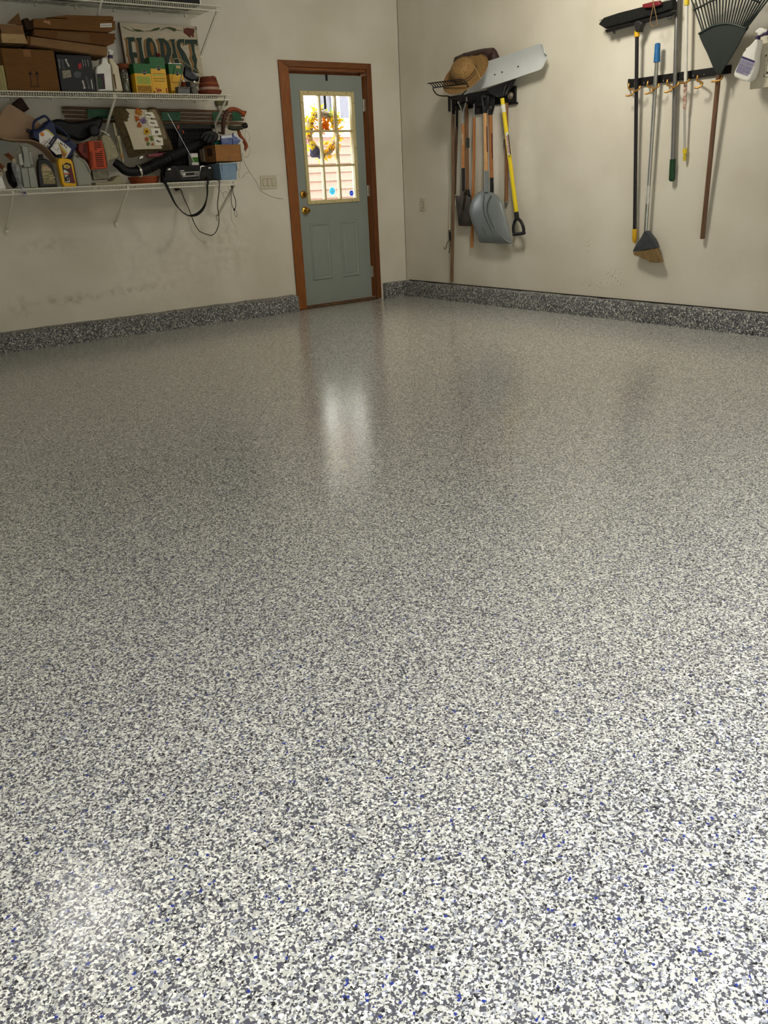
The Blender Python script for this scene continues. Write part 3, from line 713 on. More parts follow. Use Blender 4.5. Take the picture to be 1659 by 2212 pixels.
for ch, rings in letters.items():
    sh = [(x-42, y+16) for x, y in rings[0]]
    gp = obj('letter_shade', aprism(ZS, sh, YS-.0012, .001), GLD, t)
    cx = sum(x for x, y in rings[0])/len(rings[0]); cy = sum(y for x, y in rings[0])/len(rings[0])
    big = []
    pts2 = rings[0]; n = len(pts2)
    for i in range(n):
        a, b, c = pts2[i-1], pts2[i], pts2[(i+1) % n]
        nx, ny = (c[1]-a[1]), -(c[0]-a[0]); l = math.hypot(nx, ny) or 1
        big.append((b[0]+nx/l*7, b[1]+ny/l*7))
    obj('letter_outline', aprism(ZS, big, YS-.0022, .001), PALE, gp)
    lp = obj('letter', aprism(ZS, rings[0], YS-.0032, .001), GRN, t)
    for h in rings[1:]:
        obj('counter', aprism(ZS, h, YS-.0042, .001), GLD, lp)
SG = M('sign_sage', (70, 76, 40), .6, 0, .15, 30)
for pts in ([(198, 215), (260, 250), (340, 290), (430, 308), (420, 318), (330, 300), (240, 255)], [(365, 232), (405, 270), (520, 282), (612, 318), (460, 320), (420, 300), (385, 265)],
            [(610, 302), (700, 300), (780, 258), (860, 242), (882, 265), (830, 295), (700, 314), (612, 312)], [(880, 292), (960, 245), (1050, 232), (1150, 260), (1180, 290), (1130, 320), (1060, 280), (980, 258), (890, 300)],
            [(1170, 284), (1295, 298), (1295, 306), (1170, 296)]):
    obj('painted_leaf', aprism(ZS, pts, YS-.0012, .001), SG, t)
obj('painted_flower', aprism(ZS, [(1298, 240), (1320, 270), (1350, 248), (1400, 255), (1455, 265), (1492, 262), (1490, 330), (1478, 350), (1490, 400), (1470, 428), (1440, 385), (1425, 425), (1390, 410), (1345, 370), (1300, 340)], YS-.0012, .001), M('sign_rust', (110, 48, 30), .65, 0, .3, 50), t)
obj('chipped_corner', aprism(ZS, [(1508, 228), (1526, 228), (1542, 300), (1520, 270)], YS-.0012, .001), M('sign_edge_brown', (72, 44, 34), .7), t)

# plant food boxes
PG = M('box_green', (4, 94, 34), .45, 0, .05, 20); PY = M('box_yellow', (222, 168, 28), .45, 0, .05, 20)
def plantfood(label, xl, xr, yt, yb, ysplit, Y, depth, ci, extra, name='plant_food_box'):
    lo, hi = ext(Z2, xl, xr, yb, yt, Y, depth, z2b)
    t = thing(name, label, 'box', V(((lo.x+hi.x)/2, Y+depth/2, z2b)), 'plant food boxes on the middle shelf')
    zs = PA(*Z2((xl+xr)/2, ysplit), Y).z
    obj('lower_carton', MB().box(lo, (hi.x, hi.y, zs)), PY, t); obj('upper_carton', MB().box((lo.x, lo.y, zs), hi), PG, t)
    c = PA(*Z2(*ci), Y-.0012)
    r = .0175
    lg = obj('logo', MB().disc(c, (1, 0, 0), (0, 0, 1), r, 24, .0006), M('logo_pale_rim', (170, 190, 150), .5), t)
    obj('disc', MB().disc(c+V((0, -.0007, 0)), (1, 0, 0), (0, 0, 1), r*.9, 24, .0006), INK, lg)
    obj('band', MB().box(c+V((-r*.98, -.0022, -r*.22)), c+V((r*.98, -.0014, r*.2))), M('logo_band', (150, 150, 140), .5), lg)
    obj('lettering', fitted(MB(), 'Miracle-Gro', c+V((-r*.85, -.0026, 0)), c+V((r*.85, -.0026, 0)), r*.26), INK, lg)
    extra(t, lo, hi, (zs-lo.z)/(hi.z-lo.z))
    return t
PLG = M('print_pale_green', (176, 190, 84), .6, 0, .15, 90); DG = M('print_dark_green', (52, 84, 30), .6)
def ex1(t, lo, hi, q):
    mb = MB()
    for s0, s1 in ((.08, .48), (.53, .93)):
        obj('printed_chart', frect(lo, hi, s0, q*.46, s1, q*.86), PLG, t)
    for i in range(5):
        mb.add([fpt(lo, hi, .1, q*(.50+.07*i), .002), fpt(lo, hi, .9, q*(.50+.07*i), .002), fpt(lo, hi, .9, q*(.515+.07*i), .002), fpt(lo, hi, .1, q*(.515+.07*i), .002)], [(0, 1, 2, 3)])
    obj('printed_lines', mb, M('print_olive', (120, 130, 40), .6), t, flat=True)
    obj('printed_picture', frect(lo, hi, .06, q*.08, .94, q*.40), M('print_mustard', (170, 124, 22), .6, 0, .3, 90), t)
    obj('printed_band', frect(lo, hi, .06, q*.03, .94, q*.06), M('print_rust', (140, 70, 24), .6), t)
def ex2(t, lo, hi, q):
    for s0, t0, s1, t1, m_ in ((.12, .80, .88, .815, DG), (.10, .715, .82, .77, PLG), (.12, .60, .88, .62, DG), (.12, .50, .88, .52, DG)):
        obj('printed_line', frect(lo, hi, s0, q*t0, s1, q*t1), m_, t)
    rn = random.Random(2)
    for i in range(14):
        s = rn.uniform(.02, .5); tt_ = rn.uniform(.02, .24*(1-s))
        obj('printed_tomato', MB().disc(fpt(lo, hi, s+.03, q*tt_+.03, .001+.0002*(i % 3)), (1, 0, 0), (0, 0, 1), .006, 10, .0005), M('print_tomato%d' % (i % 2), ((150, 54, 26), (186, 110, 70))[i % 2], .6), t)
    for i in range(4): obj('printed_tomato', MB().disc(fpt(lo, hi, .9, q*(.03+.06*i), .001), (1, 0, 0), (0, 0, 1), .006, 10, .0005), M('print_tomato0', (150, 54, 26), .6), t)
def ex3(t, lo, hi, q):
    obj('lettering', fitted(MB(), 'Plant Food', fpt(lo, hi, .12, q*.62, .002), fpt(lo, hi, .9, q*.62, .002), .012), M('print_brown2', (96, 66, 24), .6), t)
    obj('price_sticker', frect(lo, hi, .55, q+.18, .86, q+.27), M('sticker_peach', (206, 176, 120), .6, 0, .2, 80), t)
    obj('foil_edge', frect(lo, hi, .02, .985, .98, 1.0), M('foil', (225, 228, 225), .15, 1), t)
    obj('printed_picture', frect(lo, hi, .5, q*.2, .8, q*.42), M('print_brick', (140, 64, 30), .6), t)
plantfood('shorter green and yellow plant food box with pale printed charts', 392, 600, 815, 1188, 942, -.385, .095, (485, 925), ex1)
plantfood('tallest green and yellow plant food box, in the middle of three', 603, 792, 735, 1195, 882, -.37, .10, (668, 872), ex2)
plantfood('right plant food box, partly hidden behind a grey stick', 835, 1010, 812, 1198, 952, -.27, .07, (905, 938), ex3)
t = thing('cloth_flower', 'small red cloth flower showing above the tallest plant food box', 'flower', PA(*Z2(660, 1190), -.20))
fp = PA(*Z2(660, 705), -.20)
obj('bloom', lump(fp, (.018, .014, .012), 3, .25), M('flower_red', (120, 24, 30), .7, 0, .3, 60), t)
obj('stem', MB().tube([fp-V((0, 0, .008)), V((fp.x, fp.y, z2b))], .003, 6), M('stem_green', (50, 80, 36), .7), t)
t = thing('flower_pot', 'terracotta pot behind the jar of dried moss', 'pot', PA(*Z2(230, 900), -.17)-V((0, 0, .02)))
pc = PA(*Z2(235, 880), -.17); TC = M('terracotta', (140, 74, 44), .8, 0, .12, 20, .05)
obj('pot_wall', MB().lathe([(.05, z2b-pc.z), (.066, .0), (.060, .0), (.046, z2b-pc.z+.006), (0, z2b-pc.z+.006)], pc, (0, 0, 1), 28), TC, t)
obj('rim', MB().lathe([(.067, -.004), (.073, -.004), (.075, .028), (.066, .028), (.063, -.002)], pc, (0, 0, 1), 28), TC, t)
t = thing('moss_jar', 'clear jar filled with tangled grey dried moss', 'jar', PA(*Z2(262, 1172), -.30))
jc = PA(*Z2(262, 1172), -.30); jc.z = z2b
jr = (PA(*Z2(330, 1100), -.3)-PA(*Z2(195, 1100), -.3)).length/2; jh = PA(*Z2(262, 885), -.3).z-z2b
obj('jar_wall', MB().lathe([(jr*.9, 0), (jr, .008), (jr, jh*.85), (jr*.86, jh), (jr*.84, jh), (jr*.97, jh*.84), (jr*.97, .01), (0, .006)], jc, (0, 0, 1), 28), glass('jar_glass', (.93, .95, .92)), t)
rn = random.Random(9); mb = MB()
for i in range(90):
    a = rn.uniform(0, 6.28); h0 = rn.uniform(.01, jh*.9); p = []
    for k in range(6):
        a += rn.uniform(-.7, .7); h0 = min(max(h0+rn.uniform(-.02, .02), .008), jh*.88); r = jr*rn.uniform(.5, .92); p.append(jc+V((r*math.cos(a), r*math.sin(a), h0)))
    mb.tube(smooth(p, 3), rn.uniform(.0015, .003), 4)
mb.lathe([(jr*.6, .01), (jr*.7, jh*.6), (0, jh*.8)], jc, (0, 0, 1), 14)
obj('dried_moss', mb, M('dried_moss', (150, 140, 120), .9, 0, .35, 120), t, kind='stuff')

# small things at the right end of the middle shelf
obj('grey_stick', MB().tube(apath(Z2, [(998, 798, -.385), (918, 1180, -.40)]), .0048, 8), M('aluminium_grey', (158, 152, 146), .4, .6), label='grey flat stick leaning on the right plant food box', cat='stick')
t = thing('grey_tub', 'low grey square plastic tub beside the terracotta stack', 'tub', PA(*Z2(1000, 1195), -.38))
lo, hi = ext(Z2, 925, 1075, 1198, 1112, -.385, .06, z2b)
GT = M('tub_grey', (96, 98, 96), .5, 0, .06, 20)
obj('wall', MB().prism([(lo.x, lo.y, lo.z), (hi.x, lo.y, lo.z), (hi.x, lo.y, hi.z-.008), (lo.x, lo.y, hi.z-.008)], (0, .06, 0), .006), GT, t)
obj('rim', MB().box((lo.x-.003, lo.y-.003, hi.z-.0078), (hi.x+.003, hi.y+.003, hi.z), bevel=.002), GT, t)
t = thing('amber_jar', 'small amber jar with shiny lid behind the grey tub', 'jar', PA(*Z2(995, 1110), -.30))
jc = PA(*Z2(995, 1150), -.298); jc.z = z2b; h1 = PA(*Z2(995, 1052), -.298).z-z2b
obj('jar_body', MB().lathe([(.018, 0), (.02, .004), (.02, h1-.006), (.015, h1)], jc, (0, 0, 1), 20), M('amber', (96, 40, 18), .2, 0, .1, 20), t)
obj('lid', MB().lathe([(.0175, h1+.0005), (.0175, h1+.012), (.014, h1+.014), (0, h1+.014)], jc, (0, 0, 1), 20), M('steel_bright', (215, 212, 206), .18, 1), t)
t = thing('work_gloves', 'rolled grey canvas work gloves with a white tag', 'gloves', PA(*Z2(1120, 1195), -.34))
GV = M('canvas_grey', (120, 116, 104), .9, 0, .2, 50, .25)
gl = PA(*Z2(1120, 1110), -.33)
obj('glove', lump(V((gl.x, -.33, z2b+.030)), (.030, .022, .028), 4, .10), GV, t)
obj('glove', lump(V((gl.x-.006, -.325, z2b+.076)), (.026, .02, .024), 8, .10), GV, t)
obj('size_tag', MB().disc(PA(*Z2(1127, 1046), -.352), (1, 0, .1), (0, 0, 1), .0085, 14, .001), PAPER, t)
t = thing('bottle_pack', 'dark blue and black packet wedged behind the gloves', 'packet', PA(*Z2(1100, 1010), -.2))
obj('packet', aprism(Z2, [(1005, 850), (1060, 870), (1130, 930), (1195, 985), (1185, 1040), (1080, 1030), (1000, 970)], -.24, .05, .012), M('packet_navy', (20, 24, 40), .35, 0, .4, 60), t)
obj('printed_stripe', aprism(Z2, [(1085, 915), (1135, 935), (1170, 985), (1150, 980), (1120, 945)], -.2412, .001), M('print_silver', (150, 156, 160), .3), t)
obj('lower_packet', aprism(Z2, [(1000, 1040), (1125, 1045), (1125, 1190), (1010, 1190)], -.25, .05, .01), BLKM, t)
obj('wire_hoop', MB().tube(smooth(apath(Z2, [(880, 815, -.29), (860, 775, -.29), (885, 748, -.29), (950, 765, -.29), (1040, 830, -.29), (1140, 895, -.29), (1205, 945, -.29), (1222, 962, -.29)]), 5), .0028, 6), M('wire_cream_green', (166, 160, 108), .5), label='cream green wire hoop sticking out over the sign', cat='wire')
TCD = M('terracotta_dark', (112, 52, 30), .8, 0, .12, 20, .05)
t = thing('clay_pot_stack', 'stack of upside down terracotta pots on a saucer at the shelf end', 'pots', PA(*Z2(1320, 1215), -.30))
cc = PA(*Z2(1322, 1200), -.30); cc.z = z2b
def hz(y): return PA(*Z2(1322, y), -.30).z-z2b
k = (PA(*Z2(1460, 1180), -.30)-PA(*Z2(1322, 1180), -.30)).length/138
obj('saucer', MB().lathe([(118*k, 0), (138*k, hz(1175)), (140*k, hz(1162)), (126*k, hz(1160)), (0, hz(1164))], cc, (0, 0, 1), 32), TCD, t)
obj('pot_rim', MB().lathe([(118*k, hz(1159)), (121*k, hz(1150)), (119*k, hz(1124)), (0, hz(1124))], cc, (0, 0, 1), 32), M('chalky_band', (176, 144, 122), .85, 0, .1, 30), t, 'chalky pale band')
ys = [1122, 1092, 1088, 1058, 1054, 1022, 1018, 988]
for i in range(4):
    obj('pot', MB().lathe([((118-i*8)*k, hz(ys[2*i])), ((119-i*8)*k, hz(ys[2*i]-6)), ((113-i*8)*k, hz(ys[2*i+1])), (0, hz(ys[2*i+1]))], cc, (0, 0, 1), 32), (TCD, TC)[i == 1], t)
obj('wire_handle', MB().tube(smooth(apath(Z2, [(1330, 990, -.30), (1345, 974, -.30), (1375, 974, -.30), (1388, 1000, -.30)]), 5), .0018, 6), BLK, t)

# ---- lowest shelf, from the left
z3b = S3+.002
TAN = M('vinyl_tan', (158, 128, 98), .6, 0, .06, 6)
front = smooth(pa(Z3, [(-110, 470), (0, 556), (90, 594), (250, 600), (400, 606), (500, 640), (620, 722), (690, 800), (755, 875)], -.385), 5)
back = smooth(pa(Z3, [(-110, 440), (-20, 330), (60, 190), (140, 162), (230, 205), (330, 270), (450, 340), (600, 520), (755, 800)], -.205), 5)
rows = []
front = [V((p.x, p.y+(.05*max(0, (k-30)/10)), p.z)) for k, p in enumerate(front)]
ledge = [V((p.x, -.212, p.z-.003)) for p in front]
for t in (0, .5, 1): rows.append([lerp(a, b, t) for a, b in zip(front, ledge)])
for i in range(1, 8):
    t = i/7; rows.append([lerp(a, b, t)+V((0, .012*math.sin(math.pi*t), .015*math.sin(math.pi*t)*(1 if k < 26 else .3))) for k, (a, b) in enumerate(zip(ledge, back))])
obj('curled_vinyl_sheet', MB().loft(rows, V((0, .002, -.006))), TAN, label='large curled tan vinyl sheet lying over the grey caddy', cat='sheet')
obj('grey_board', aprism(Z3, [(-120, 606), (40, 612), (228, 650), (226, 735), (120, 770), (0, 808), (-120, 830)], -.383, .008, .003), M('board_grey', (112, 114, 106), .6, 0, .06, 8), label='smooth grey board tucked under the tan vinyl sheet', cat='board')
obj('brown_block', aprism(Z3, [(165, 140), (258, 66), (284, 70), (378, 208), (320, 248)], -.09, .05, .004), M('block_dark_brown', (64, 42, 30), .8, 0, .35, 30, .1), label='dark brown block propped on the wall behind the vinyl sheet', cat='block')
ROL = M('roller_orange', (150, 92, 48), .85, 0, .15, 60, .1); ROLC = M('roller_core', (176, 164, 140), .7, 0, .1, 40)
for c, r, lab in (((180, 870), .0155, 'orange paint roller cover, topmost of three, beside the grey caddy'), ((62, 982), .0145, 'orange paint roller cover in the middle of three, hollow end forward'), ((12, 1040), .0155, 'orange paint roller cover at the left edge, lowest of three')):
    p = PA(*Z3(*c), -.36); t = thing('paint_roller', lab, 'paint roller', p+V((0, .1, -r)), 'paint roller covers on the lowest shelf')
    ax = V((-.12, 1, .42)).normalized()
    obj('nap', MB().lathe([(r, 0), (r, .2), (r*.6, .2)], p, ax, 20), ROL, t)
    obj('core', MB().lathe([(r*.98, -.001), (r*.98, -.003), (r*.5, -.003), (r*.48, .06), (0, .06)], p, ax, 20), ROLC, t)
t = thing('white_tub', 'white tub cut by the left edge of the photo', 'tub', PA(*Z3(20, 1240), -.39))
lo, hi = ext(Z3, -160, 84, 1240, 1080, -.395, .10, z3b)
obj('wall', MB().prism([(lo.x, lo.y, lo.z), (hi.x, lo.y, lo.z), (hi.x-.012, lo.y, hi.z), (lo.x, lo.y, hi.z)], (0, .10, 0), .010), WHT, t)
obj('lid', MB().box((lo.x, lo.y+.002, hi.z+.0005), (hi.x-.010, lo.y+.098, hi.z+.006), bevel=.002), WHT, t)
obj('black_bag', lump(PA(*Z3(158, 1060), -.27)-V((0, 0, .0)), (.040, .05, .085), 12, .14, 18, 12), M('bag_black', (9, 9, 10), .5, 0, .4, 40, .3, spec=.25), label='crumpled black plastic bag between white tub and grey caddy', cat='bag')
BAGC = thin_plastic('bag_clear', (190, 194, 196), .45, .2)
c1 = smooth(apath(Z3, [(140, 905, -.33), (165, 1010, -.37), (205, 1110, -.40), (228, 1190, -.425), (248, 1260, -.432), (300, 1330, -.436)]), 4)
c2 = smooth(apath(Z3, [(230, 900, -.34), (262, 1010, -.38), (270, 1110, -.40), (285, 1190, -.425), (335, 1255, -.432), (350, 1335, -.436)]), 4)
mid = [(a+b)/2+V((.004*math.sin(i*1.3), -.014+.006*math.sin(i*2.1), 0)) for i, (a, b) in enumerate(zip(c1, c2))]
q1 = [lerp(a, m_, .5)+V((0, .012*math.sin(i), 0)) for i, (a, m_) in enumerate(zip(c1, mid))]; q2 = [lerp(b, m_, .5)+V((0, .010*math.cos(i*1.4), 0)) for i, (b, m_) in enumerate(zip(c2, mid))]
t = thing('clear_bag', 'clear plastic bag hanging over the shelf edge at the left', 'bag', c1[-1])
obj('sheet', MB().loft([c1, q1, mid, q2, c2]), BAGC, t)
obj('label', aprism(Z3, [(285, 1268), (330, 1268), (338, 1292), (322, 1300), (290, 1292)], -.452, .001, clamp=False), M('label_violet2', (58, 50, 82), .5), t, 'small violet label')

CG = M('caddy_grey', (146, 148, 138), .42, 0, .05, 12)
t = thing('grey_caddy', 'light grey plastic tool case standing on end with central handle', 'case', PA(*Z3(400, 1215), -.35))
obj('lower_body', aprism(Z3, [(268, 968), (352, 960), (392, 1218), (312, 1220)], -.385, .15, .006), CG, t)
obj('lower_body', aprism(Z3, [(356, 960), (440, 958), (492, 1212), (396, 1218)], -.385, .15, .006), CG, t)
obj('column', aprism(Z3, [(278, 690), (350, 684), (372, 800), (400, 955), (305, 958), (304, 800)], -.37, .05, .006), CG, t)
obj('latch', aprism(Z3, [(232, 790), (275, 775), (306, 925), (258, 930)], -.375, .05, .005), M('latch_pale', (176, 176, 164), .4), t, 'pale latch block')
obj('latch', aprism(Z3, [(366, 765), (398, 745), (432, 925), (392, 925)], -.36, .05, .005), CG, t)
obj('top_bar', aprism(Z3, [(252, 672), (300, 662), (352, 662), (365, 690), (345, 684), (272, 690)], -.37, .05, .005), CG, t)

def oilbottle(name, label, pts, capt, Y, depth, mat, grp=None):
    b = PA(*Z3(*pts[-1]), Y); t = thing(name, label, 'bottle', V((b.x, Y+depth/2, z3b)), grp)
    obj('body', aprism(Z3, pts, Y, depth, .011), mat, t)
    obj('cap', aprism(Z3, capt, Y+depth*.25, depth*.5, .004), BLK, t)
    return t
t = oilbottle('oil_bottle', 'black motor oil bottle with a gold label', [(500, 850), (560, 838), (600, 850), (645, 875), (680, 930), (700, 1000), (742, 1210), (512, 1214), (482, 960), (486, 890)], [(497, 792), (548, 785), (556, 836), (504, 845)], -.385, .055, M('bottle_black', (14, 14, 15), .35, 0, .1, 20))
lb = obj('label', aprism(Z3, [(532, 925), (562, 908), (600, 920), (650, 975), (685, 1035), (715, 1166), (562, 1172), (526, 980)], -.3862, .001), M('label_gold', (134, 122, 80), .4, .2, .2, 50), t, 'gold label')
mb = MB(); atext(mb, Z3, (548, 992), (648, 985), -.3876, 'EDGE', 30, bold=.0004); obj('lettering', mb, M('print_cream', (214, 190, 150), .5), lb)
obj('printed_box', aprism(Z3, [(545, 950), (620, 945), (622, 965), (548, 972)], -.3874, .0008), M('print_pink', (196, 150, 128), .5), lb)
mb = MB()
for k_, (x, y, w_) in enumerate(((545, 1030, 90), (548, 1050, 70), (552, 1082, 60), (620, 1060, 55), (630, 1085, 60), (632, 1102, 50))): mb.prism(pa(Z3, [(x, y), (x+w_, y-4), (x+w_, y+3), (x, y+7)], -.3874), (0, .0008, 0))
mb.disc(PA(*Z3(694, 1085), -.3874), (1, 0, 0), (0, 0, 1), .0055, 12, .0008)
obj('printed_lines', mb, M('print_pale_gold', (196, 184, 140), .5), lb, kind='stuff')

t = oilbottle('oil_bottle', 'yellow motor oil bottle with maroon and black label', [(748, 846), (800, 832), (850, 842), (905, 852), (930, 885), (945, 950), (988, 1204), (826, 1208), (795, 1150), (742, 900)], [(742, 792), (792, 786), (800, 828), (750, 838)], -.398, .058, M('bottle_yellow', (226, 172, 16), .35, 0, .05, 12))
lb = obj('label', aprism(Z3, [(794, 934), (848, 894), (905, 912), (966, 1162), (832, 1156)], -.3992, .001), M('label_black', (26, 20, 22), .4, 0, .1, 30), t, 'black and maroon label')
obj('maroon_panel', aprism(Z3, [(880, 965), (918, 960), (964, 1160), (900, 1158)], -.4003, .0008), M('label_maroon', (92, 16, 30), .4), lb)
c = PA(*Z3(856, 948), -.4006)
lg = obj('logo', MB().disc(c, (1, 0, -.08), (.08, 0, 1), .024, 24, .0008, .0135), M('logo_yellow', (236, 208, 96), .4), lb)
t_ = MB(); fitted(t_, 'PENNZOIL', c+V((-.018, -.0012, .0)), c+V((.018, -.0012, -.001)), .0065, bold=.0003); obj('lettering', t_, INK, lg) if False else None
mb = MB(); fitted(mb, 'PENNZOIL', c+V((-.018, -.0012, 0)), c+V((.018, -.0012, -.0015)), .0065, bold=.0003); mb.box(c+V((-.009, -.0012, -.0095)), c+V((.009, -.0006, -.0068))); mb.box(c+V((-.004, -.0012, .006)), c+V((.004, -.0006, .010)))
obj('lettering', mb, INK, lb)
mb = MB()
for x, y, w_, h_ in ((814, 990, 26, 12), (816, 1004, 48, 16), (820, 1022, 62, 8), (826, 1055, 40, 6), (828, 1066, 44, 5), (830, 1078, 24, 5), (835, 1138, 60, 10)): mb.prism(pa(Z3, [(x, y), (x+w_, y-2), (x+w_, y+h_-2), (x, y+h_)], -.4004), (0, .0008, 0))
mb.disc(PA(*Z3(878, 1110), -.4006), (1, 0, 0), (0, 0, 1), .0105, 16, .0006)
obj('printed_lines', mb, PAPER, lb, kind='stuff')
mb = MB().disc(PA(*Z3(878, 1110), -.4013), (1, 0, 0), (0, 0, 1), .008, 16, .0006); obj('printed_seal', mb, INK, lb)
obj('printed_line', aprism(Z3, [(820, 1034), (882, 1032), (882, 1046), (821, 1048)], -.4004, .0008), M('print_orange', (226, 120, 70), .5), lb)

# big blue jug lying tilted in the vinyl sheet
t = thing('oil_jug', 'large dark blue oil jug lying tilted, white label with lettering', 'jug', PA(*Z3(700, 820), -.2))
BLU = M('jug_blue', (14, 30, 72), .4, 0, .08, 12)
YJ = -.35
body = [(418, 470), (470, 475), (560, 430), (600, 375), (650, 345), (715, 405), (712, 450), (735, 530), (835, 620), (905, 600), (1000, 682), (900, 842), (835, 832), (712, 798), (530, 640), (436, 580)]
obj('body', aprism(Z3, body, YJ, .13, .014), BLU, t)
obj('carry_handle', MB().tube(smooth(apath(Z3, [(432, 480, -.30), (425, 420, -.30), (448, 362, -.30), (500, 330, -.30), (570, 300, -.30), (612, 330, -.30), (640, 370, -.30)]), 4), .0085, 10), BLU, t)
obj('grip', MB().tube(smooth(apath(Z3, [(720, 428, -.30), (765, 452, -.30), (830, 515, -.30), (885, 572, -.30), (886, 602, -.30)]), 4), .0075, 10), BLU, t)
obj('cap', MB().tube(apath(Z3, [(425, 520, -.29), (365, 490, -.29), (340, 478, -.29)]), [.013, .0135, .012], 16), M('cap_black', (22, 24, 30), .4), t)
e = YJ-.0012
lb = obj('upper_label', aprism(Z3, [(500, 535), (510, 515), (590, 468), (615, 472), (695, 545), (590, 690), (505, 640)], e, .001), PAPER, t)
obj('yellow_edge', aprism(Z3, [(560, 483), (592, 468), (615, 472), (695, 545), (680, 560), (606, 490)], e-.001, .0008), M('label_yellow', (196, 178, 86), .5), lb)
c = PA(*Z3(540, 533), e-.001)
lg = obj('emblem', MB().disc(c, (1, 0, 0), (0, 0, 1), .0145, 10, .0008), M('emblem_orange', (206, 96, 30), .5), lb)
mb = MB()
for k_ in range(7):
    a = math.radians(20+k_*23.3); mb.tube([c+V((0, -.0016, -.009)), c+V((.0105*math.cos(a), -.0016, -.004+.0135*math.sin(a)))], .0011, 4)
obj('shell_ribs', mb, M('emblem_yellow', (232, 168, 40), .5), lg if False else lb)
mb = MB(); atext(mb, Z3, (556, 690), (640, 588), e-.0012, 'ROTELLA', 24, bold=.0004); obj('lettering', mb, INK, lb)
mb = MB(); atext(mb, Z3, (545, 650), (575, 608), e-.0012, 'Shell', 16); obj('lettering', mb, M('print_red', (170, 40, 36), .6), lb)
bnd = obj('label_band', aprism(Z3, [(594, 692), (692, 560), (735, 580), (640, 720)], e, .001), INK, t, 'black label band')
mb = MB(); atext(mb, Z3, (598, 704), (632, 662), e-.0012, 'T6', 34, bold=.0003); obj('lettering', mb, PAPER, bnd)
mb = MB(); mb.prism(pa(Z3, [(645, 650), (694, 585), (706, 592), (658, 660)], e-.001), (0, .0008, 0)); obj('printed_lines', mb, M('print_violet_grey', (112, 106, 130), .5), bnd)
lb = obj('lower_label', aprism(Z3, [(738, 582), (905, 715), (912, 730), (850, 835), (760, 830), (645, 722)], e, .001), PAPER, t)
obj('gold_swoosh', aprism(Z3, [(740, 640), (760, 660), (840, 740), (860, 790), (830, 832), (800, 820), (770, 720)], e-.001, .0008), M('swoosh_gold', (160, 104, 46), .45), lb)
obj('gold_swoosh', aprism(Z3, [(738, 636), (752, 640), (868, 770), (850, 795), (800, 735)], e-.0018, .0008), M('label_yellow', (196, 178, 86), .5), lb)
mb = MB()
for x, y in ((775, 645), (795, 660), (822, 675), (845, 700)): mb.prism(pa(Z3, [(x-8, y-4), (x, y-14), (x+10, y-2), (x+4, y+18), (x-4, y+8)], e-.001), (0, .0008, 0))
obj('printed_vehicles', mb, INK, lb, kind='stuff')
mb = MB()
for x, y, l_ in ((660, 700, 40), (676, 716, 30), (695, 738, 30), (700, 660, 36), (720, 740, 50), (728, 752, 44)):
    mb.prism(pa(Z3, [(x, y), (x+l_*.6, y-l_*.8), (x+l_*.6+5, y-l_*.8+4), (x+5, y+4)], e-.001), (0, .0008, 0))
obj('printed_lines', mb, M('print_warm_grey', (130, 126, 122), .5), lb, kind='stuff')

MILK = M('milky_plastic', (146, 146, 132), .35, 0, .04, 8)
t = thing('milk_jug', 'milky translucent gallon jug without label right of the yellow bottle', 'jug', PA(*Z3(1090, 1200), -.33))
obj('body', aprism(Z3, [(930, 850), (950, 790), (990, 830), (1060, 850), (1110, 900), (1140, 960), (1188, 1110), (1186, 1198), (1000, 1204), (960, 1000)], -.36, .13, .016), MILK, t)
obj('neck', MB().tube(apath(Z3, [(960, 805, -.30), (954, 778, -.30)]), [.017, .015], 16), MILK, t)
obj('handle', MB().tube(smooth(apath(Z3, [(1000, 838, -.352), (1090, 890, -.365), (1140, 985, -.366), (1150, 1030, -.352)]), 4), .008, 10), MILK, t)

# things at the back
obj('black_sack', aprism(Z3, [(640, 420), (700, 345), (800, 338), (900, 370), (1050, 360), (1200, 330), (1270, 300), (1330, 330), (1290, 470), (1180, 560), (1050, 620), (900, 570), (760, 520)], -.17, .07, .02, 3), M('bag_black', (9, 9, 10), .5, 0, .4, 40, .3, spec=.25), label='black plastic sack bundled behind the blue oil jug', cat='bag')
WS = wood('stake_wood', (112, 84, 58), (80, 58, 40), 0, .8, 0); GW = M('wrap_green', (12, 86, 50), .35, 0, .25, 30)
t = thing('stake_bundle', 'long bundle of wooden stakes with green wraps along the wall', 'stakes', PA(*Z5(400, 430), -.045))
rn = random.Random(4); L0, R0_ = PA(*Z3(812, 300), -.05), PA(*Z5(1375, 385), -.05)
for k_ in range(9):
    dz = -.045+.03*(k_ % 4); dy = .014*(k_ // 4)
    a = L0+V((rn.uniform(-.01, .03), dy-.015, dz+.012)); b = R0_+V((rn.uniform(-.03, .02), dy-.015, dz+.004))
    obj('stake', MB().tube([a, b], .0095, 6), WS, t)
for x0, x1, zz in ((1100, 1440, Z3), (100, 385, Z5), (870, 990, Z5), (1160, 1290, Z5)):
    ya = 272 if zz is Z3 else 360
    a, b = PA(*zz(x0, ya), -.05), PA(*zz(x1, ya), -.05); c = (a+b)/2
    m = MB(); pts = [V((a.x, -.086, c.z-.034)), V((b.x, -.086, c.z-.034)), V((b.x+.004, -.086, c.z+.034)), V((a.x+.004, -.086, c.z+.034))]
    obj('wrap', m.prism(pts, (0, .008, 0), .003), GW, t)
BW = M('folder_cream', (166, 158, 122), .7, 0, .08, 20)
